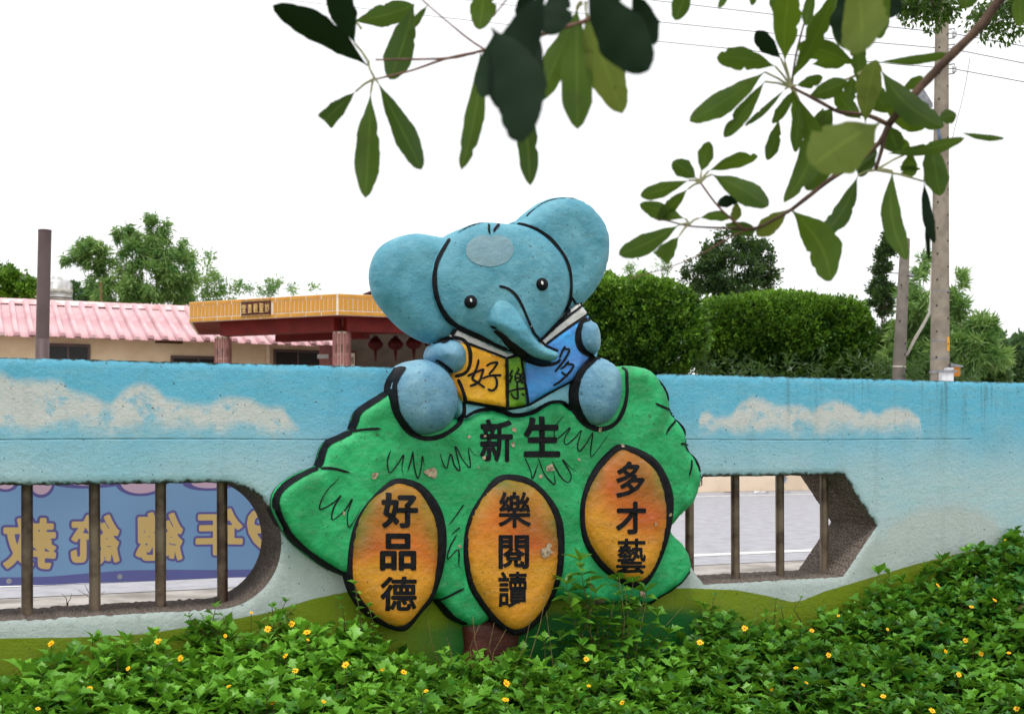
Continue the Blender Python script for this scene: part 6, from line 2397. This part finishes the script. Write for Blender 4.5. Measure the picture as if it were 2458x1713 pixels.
NA, NBb = (680, 436), (655, 345)
branch('leftmost overhanging sprig of long leaves, four of them hanging in a fan', z4(1240, 290), 1.5,
       [tw4([(1700, 120), (1480, 220), (1240, 290), (1080, 322), (690, 330)], 0.0028, 0.0014), tw4([(1240, 292), (1080, 324), (880, 392), (690, 437)], 0.0024, 0.0014), tw4([(1400, 330), (1240, 240), (1100, 130), (985, 32)], 0.002, 0.001), tw4([(985, 32), (930, -20), (880, -90)], 0.0012, 0.001), tw4([(690, 437), (660, 380), (655, 345)], 0.0018, 0.0014, m='petiole')],
       [lv4(650, 365, 128, 22, 150, 1.5, 1.40, -10, 'fg_dark', NBb, bites=0), lv4(578, 240, 470, -110, 150, 1.45, 1.4, 14, 'fg_dark', NBb, bites=0), lv4(575, 118, 905, 20, 120, 1.6, 1.65, -12, 'fg_leaf', (615, 160), bites=1), lv4(905, 20, 775, 420, 150, 1.6, 1.55, 18, 'fg_leaf', None, bites=1),
        lv4(980, 30, 880, 165, 42, 1.55, 1.55, -6, 'fg_leaf'), lv4(582, 505, 410, 665, 95, 1.5, 1.48, 0, 'fg_leaf', NA, trunc=0.3, bites=0), lv4(665, 515, 637, 1075, 135, 1.5, 1.45, 4, 'fg_leaf', NA, bites=1), lv4(705, 455, 938, 915, 125, 1.5, 1.46, -8, 'fg_leaf', NA, bites=0)], 101)
NC = (1600, 190)
branch('dark cluster of large drooping leaves at the top centre', z4(1600, 190), 1.25,
       [tw4([(2100, -60), (1880, 100), (1740, 150), (1600, 195), (1400, 260)], 0.0035, 0.0022, 1.3), tw4([(1420, -10), (1340, 95)], 0.0012, 0.0008, 1.4)],
       [lv4(1290, -160, 1262, 155, 135, 1.5, 1.5, 0, 'fg_leaf'), lv4(1640, -70, 1370, 560, 250, 1.05, 0.98, 26, 'fg_dark', None, bites=0), lv4(1330, 150, 1500, 770, 280, 1.0, 0.95, 70, 'fg_dark', None, bites=0), lv4(1270, 290, 1165, 920, 105, 1.4, 1.38, 24, 'fg_leaf', None, bites=2), lv4(1470, 440, 1545, 1005, 115, 1.4, 1.38, 14, 'fg_leaf', None, bites=1),
        lv4(1800, 60, 1580, 550, 140, 1.35, 1.33, 8, 'fg_leaf', (1830, 20), bites=1), lv4(1800, 40, 1805, 695, 175, 1.3, 1.28, 0, 'fg_leaf', (1830, 10), bites=0), lv4(1850, 60, 2050, 615, 190, 1.3, 1.3, -14, 'fg_pale', (1850, 10), bites=2), lv4(1850, -90, 2195, 375, 270, 1.0, 0.97, -20, 'fg_dark', None, bites=0),
        lv4(2100, -60, 2230, 240, 120, 1.1, 1.1, -10, 'fg_dark', None, bites=0), lv4(1500, -80, 1580, 200, 150, 1.2, 1.2, 0, 'fg_dark', None, bites=0),
        lv4(1345, 180, 1285, 520, 120, 1.15, 1.12, 10, 'fg_dark', None, bites=1), lv4(1560, 140, 1530, 520, 130, 1.15, 1.12, 8, 'fg_dark', None, bites=1), lv4(1720, -80, 1650, 190, 170, 1.12, 1.1, 6, 'fg_dark', None, bites=1), lv4(1990, 60, 1900, 300, 110, 1.4, 1.4, 0, 'fg_leaf', None)], 102)
NP, NS, NT_, NQ, NM = (1085, 455), (610, 950), (550, 1168), (1525, 885), (1430, 390)
br = [tw5([(2330, -200), (2190, -30), (2065, 140), (1920, 285), (1770, 440), (1650, 575), (1590, 650)], 0.0088, 0.0068, 1.6),
      tw5([(1590, 650), (1480, 600), (1340, 585), (1250, 540), (1175, 500), (1085, 455)], 0.004, 0.0025, 1.6),
      tw5([(1590, 650), (1545, 740), (1420, 850), (1300, 925), (1190, 1010), (1090, 1088)], 0.0048, 0.0035, 1.6),
      tw5([(1090, 1088), (1000, 1140), (900, 1188), (760, 1188), (560, 1178), (440, 1150), (372, 1140)], 0.0032, 0.0012, 1.6),
      tw5([(1575, 680), (1555, 780), (1522, 885)], 0.004, 0.003, 1.6), tw5([(610, 950), (690, 1060), (760, 1130), (830, 1190)], 0.0016, 0.0022, 1.6, 'twig'),
      tw5([(890, 1190), (790, 1222), (600, 1330), (420, 1400), (240, 1450)], 0.0012, 0.0008, 1.6, 'twig'), tw5([(1440, -60), (1425, 150), (1430, 390)], 0.003, 0.003, 1.62), tw5([(1430, 390), (1440, 500), (1480, 600)], 0.003, 0.003, 1.62),
      tw5([(1085, 455), (1110, 280), (1170, 60), (1230, -80)], 0.002, 0.0015, 1.62)]
lvs = [lv5(1000, 345, 698, 292, 112, 1.6, 1.55, -14, node=NP, bites=2), lv5(945, 375, 557, 618, 118, 1.6, 1.55, 10, node=NP, bites=0), lv5(945, 425, 735, 705, 80, 1.6, 1.58, 4, node=NP), lv5(1050, 465, 840, 650, 34, 1.6, 1.6, 4, node=NP), lv5(1085, 470, 1040, 1040, 140, 1.6, 1.6, 105, node=NP, bites=3),
       lv5(1125, 520, 1105, 790, 66, 1.6, 1.6, 0, node=NP), lv5(1030, 305, 900, 160, 85, 1.62, 1.6, 8, 'fg_dark', NP, bites=0), lv5(1050, 320, 1085, -80, 140, 1.6, 1.5, 14, node=NP, bites=2), lv5(1080, 420, 1300, -30, 90, 1.6, 1.55, -20, node=NP, bites=3), lv5(1425, 340, 1115, 232, 110, 1.62, 1.6, -12, node=NM), lv5(1110, 445, 1250, 398, 62, 1.6, 1.6, -8, node=NP),
       lv5(1170, 505, 1375, 418, 95, 1.62, 1.6, -6, node=NM), lv5(1470, 640, 1525, 305, 125, 1.55, 1.55, 14, 'fg_pale', None), lv5(1540, 322, 1925, 268, 48, 1.6, 1.62, -14, node=NM), lv5(1555, 370, 1870, 650, 130, 1.6, 1.55, -40, node=NM, bites=1),
       lv5(1415, -160, 1440, 252, 225, 1.2, 1.15, 0, 'fg_pale', None, bites=0), lv5(1405, -120, 1425, 250, 240, 1.5, 1.5, 0, 'fg_dark', None, bites=0), lv5(1590, -90, 1545, 195, 100, 1.5, 1.5, -6, 'fg_leaf', None), lv5(1455, 470, 1420, 170, 80, 1.6, 1.6, 6, None or 'fg_leaf', None, bites=2),
       lv5(1545, 640, 1200, 850, 270, 1.2, 1.12, -14, 'fg_pale', None, bites=1), lv5(1300, 560, 1190, 705, 110, 1.65, 1.65, 6), lv5(1330, 860, 1160, 978, 84, 1.62, 1.6, 0), lv5(1430, 915, 1228, 1232, 100, 1.6, 1.58, 26, node=NQ, bites=3), lv5(1085, 1095, 1285, 1450, 175, 1.6, 1.55, 26, 'fg_leaf', None, bites=2), lv5(1070, 1090, 905, 1222, 92, 1.6, 1.6, 10, 'fg_pale', None),
       lv5(615, 895, 660, 732, 80, 1.6, 1.6, -4, node=NS, bites=0), lv5(588, 930, 465, 838, 92, 1.6, 1.6, -6, node=NS, bites=0), lv5(550, 940, 303, 1012, 78, 1.6, 1.56, 6, node=NS, bites=0), lv5(545, 985, 390, 1145, 70, 1.6, 1.6, 4, node=NS), lv5(655, 890, 910, 808, 74, 1.6, 1.6, 10, node=NS), lv5(670, 908, 965, 1060, 118, 1.6, 1.56, 14, node=NS, bites=0),
       lv5(530, 1138, 295, 1055, 84, 1.6, 1.6, -4, node=NT_, bites=0), lv5(500, 1172, 190, 1315, 104, 1.6, 1.55, 10, node=NT_, bites=0), lv5(500, 1228, 400, 1340, 92, 1.6, 1.6, 0, node=NT_, trunc=0.32, bites=0), lv5(605, 1135, 770, 1128, 52, 1.6, 1.6, 8, node=NT_), lv5(825, 1045, 698, 1058, 60, 1.6, 1.6, -10, 'fg_dark'), lv5(800, 1050, 790, 1150, 55, 1.6, 1.6, 0, 'fg_pale'), lv5(735, 1165, 900, 1195, 70, 1.6, 1.6, -6),
       lv5(1515, 720, 1445, 918, 84, 1.62, 1.6, 0, node=None), lv5(1612, 890, 1685, 1345, 105, 1.6, 1.56, -40, 'fg_leaf', NQ, bites=0), lv5(1775, 945, 1832, 1262, 54, 1.6, 1.58, -8, 'fg_dark', NQ, bites=0), lv5(1788, 1090, 1800, 1345, 26, 1.6, 1.6, 0, 'fg_dark', None), lv5(1810, 735, 1858, 1015, 118, 1.6, 1.58, -4, 'fg_leaf', None, bites=0), lv5(1710, 790, 1690, 915, 84, 1.6, 1.6, 0, 'fg_leaf', NQ, trunc=0.1),
       lv5(1640, 868, 1760, 880, 26, 1.6, 1.6, -6), lv5(1580, 800, 1985, 708, 66, 1.6, 1.55, -8, 'fg_leaf', None, bites=1), lv5(1965, 690, 2195, 716, 32, 1.58, 1.55, -8, 'fg_leaf', None), lv5(1560, 550, 1780, 662, 120, 1.62, 1.6, -10, 'fg_leaf', None, bites=0), lv5(1590, 650, 1640, 790, 105, 1.62, 1.62, 0), lv5(1850, 620, 1945, 590, 74, 1.6, 1.6, 0, 'fg_leaf', None, bites=0),
       lv5(560, -110, 480, 100, 92, 1.5, 1.5, 10, 'fg_leaf', None, bites=0), lv5(760, -60, 705, 42, 36, 1.5, 1.5, 0), lv5(900, -60, 878, 28, 36, 1.5, 1.5, 0), lv5(2010, -110, 1990, 42, 110, 1.6, 1.6, 0, 'fg_leaf', None, bites=0), lv5(2270, -100, 2275, 135, 76, 1.55, 1.55, 0, 'fg_leaf', None, bites=0), lv5(1200, -60, 1160, 130, 60, 1.6, 1.6, 0), lv5(1290, 120, 1370, 250, 40, 1.62, 1.62, 0),
       lv5(1100, 470, 1185, 720, 76, 1.64, 1.64, -10, node=NP), lv5(1105, 460, 985, 640, 56, 1.64, 1.64, 6, node=NP), lv5(1190, 335, 1365, 330, 62, 1.66, 1.66, 8), lv5(1240, 40, 1165, 225, 70, 1.66, 1.66, 6), lv5(1340, -60, 1285, 130, 80, 1.66, 1.66, 0), lv5(1480, 410, 1600, 580, 104, 1.66, 1.66, -12, node=NM),
       lv5(1450, 620, 1320, 470, 96, 1.66, 1.66, 6), lv5(1560, 150, 1520, -90, 110, 1.66, 1.66, 0), lv5(1650, 490, 1770, 395, 52, 1.66, 1.66, 0), lv5(1500, 690, 1470, 850, 80, 1.66, 1.66, 0), lv5(1650, -90, 1590, 90, 96, 1.66, 1.66, 4, 'fg_dark'), lv5(1700, 570, 1880, 655, 80, 1.66, 1.66, -6), lv5(990, -90, 1015, 80, 66, 1.62, 1.62, 0), lv5(1250, 560, 1215, 720, 90, 1.66, 1.66, 0), lv5(1380, 560, 1400, 400, 70, 1.68, 1.68, 0),
       lv5(1020, 620, 960, 830, 70, 1.66, 1.66, 10), lv5(1600, 690, 1700, 800, 74, 1.66, 1.66, -6)]
branch('long overhanging branch with whorls of leaves reaching down from the top right', z5(1590, 650), 1.6, br, lvs, 103)

# small-leaved bough of another tree, farther up at the top right


def bough(label, blobs, twigs, Y, seed):
    rng = np.random.default_rng(seed)
    b = P(*z5(*twigs[0][0]), Y)
    t = thing('leafy_bough', label, 'branch', tuple(b), 0, 'small-leaved boughs at the top right')
    parts = []
    s = Y / FPX / 2.17
    for x, y, rx, ry, n in blobs:
        c = np.array(P(*z5(x, y), Y))
        p, d = blob_points(n, rng, 0.1)
        pos = c + p * np.array([rx * s, 0.25, ry * s])
        parts.append(clump_leaves(pos, d * 0.4 + np.array([0, 0, -0.5]), 4, 0.03, 0.062, 0.03, rng, 0.6))
    crown_obj(parts, M['bough_leaf'], t, tuple(b), 'leaves')
    mb = MB()
    for tw_ in twigs:
        mb.tube([P(*z5(x, y), Y) - b for x, y in tw_], [0.012] * (len(tw_) - 1) + [0.004], 6)
    obj('twigs', mb, M['bark'], t)


bough('small-leaved bough hiding the top of the thick utility pole', [(1790, -20, 150, 70, 110), (1740, 40, 90, 60, 60), (1860, 50, 80, 60, 60), (1850, 105, 30, 30, 12), (1700, 20, 60, 50, 30), (1930, 60, 30, 30, 12)], [[(1850, -150), (1800, 0), (1740, 90)], [(1800, 0), (1880, 90)]], 9.0, 61)
bough('small-leaved bough at the upper right corner behind the thick twig', [(2150, 60, 110, 60, 75), (2080, 110, 60, 60, 30), (2180, 140, 80, 50, 32), (2250, 150, 50, 45, 24), (2100, 180, 30, 25, 8), (2060, 80, 50, 50, 20), (2200, 20, 80, 50, 40)], [[(2250, -150), (2160, 30), (2080, 160)], [(2160, 30), (2230, 150)]], 9.3, 62)
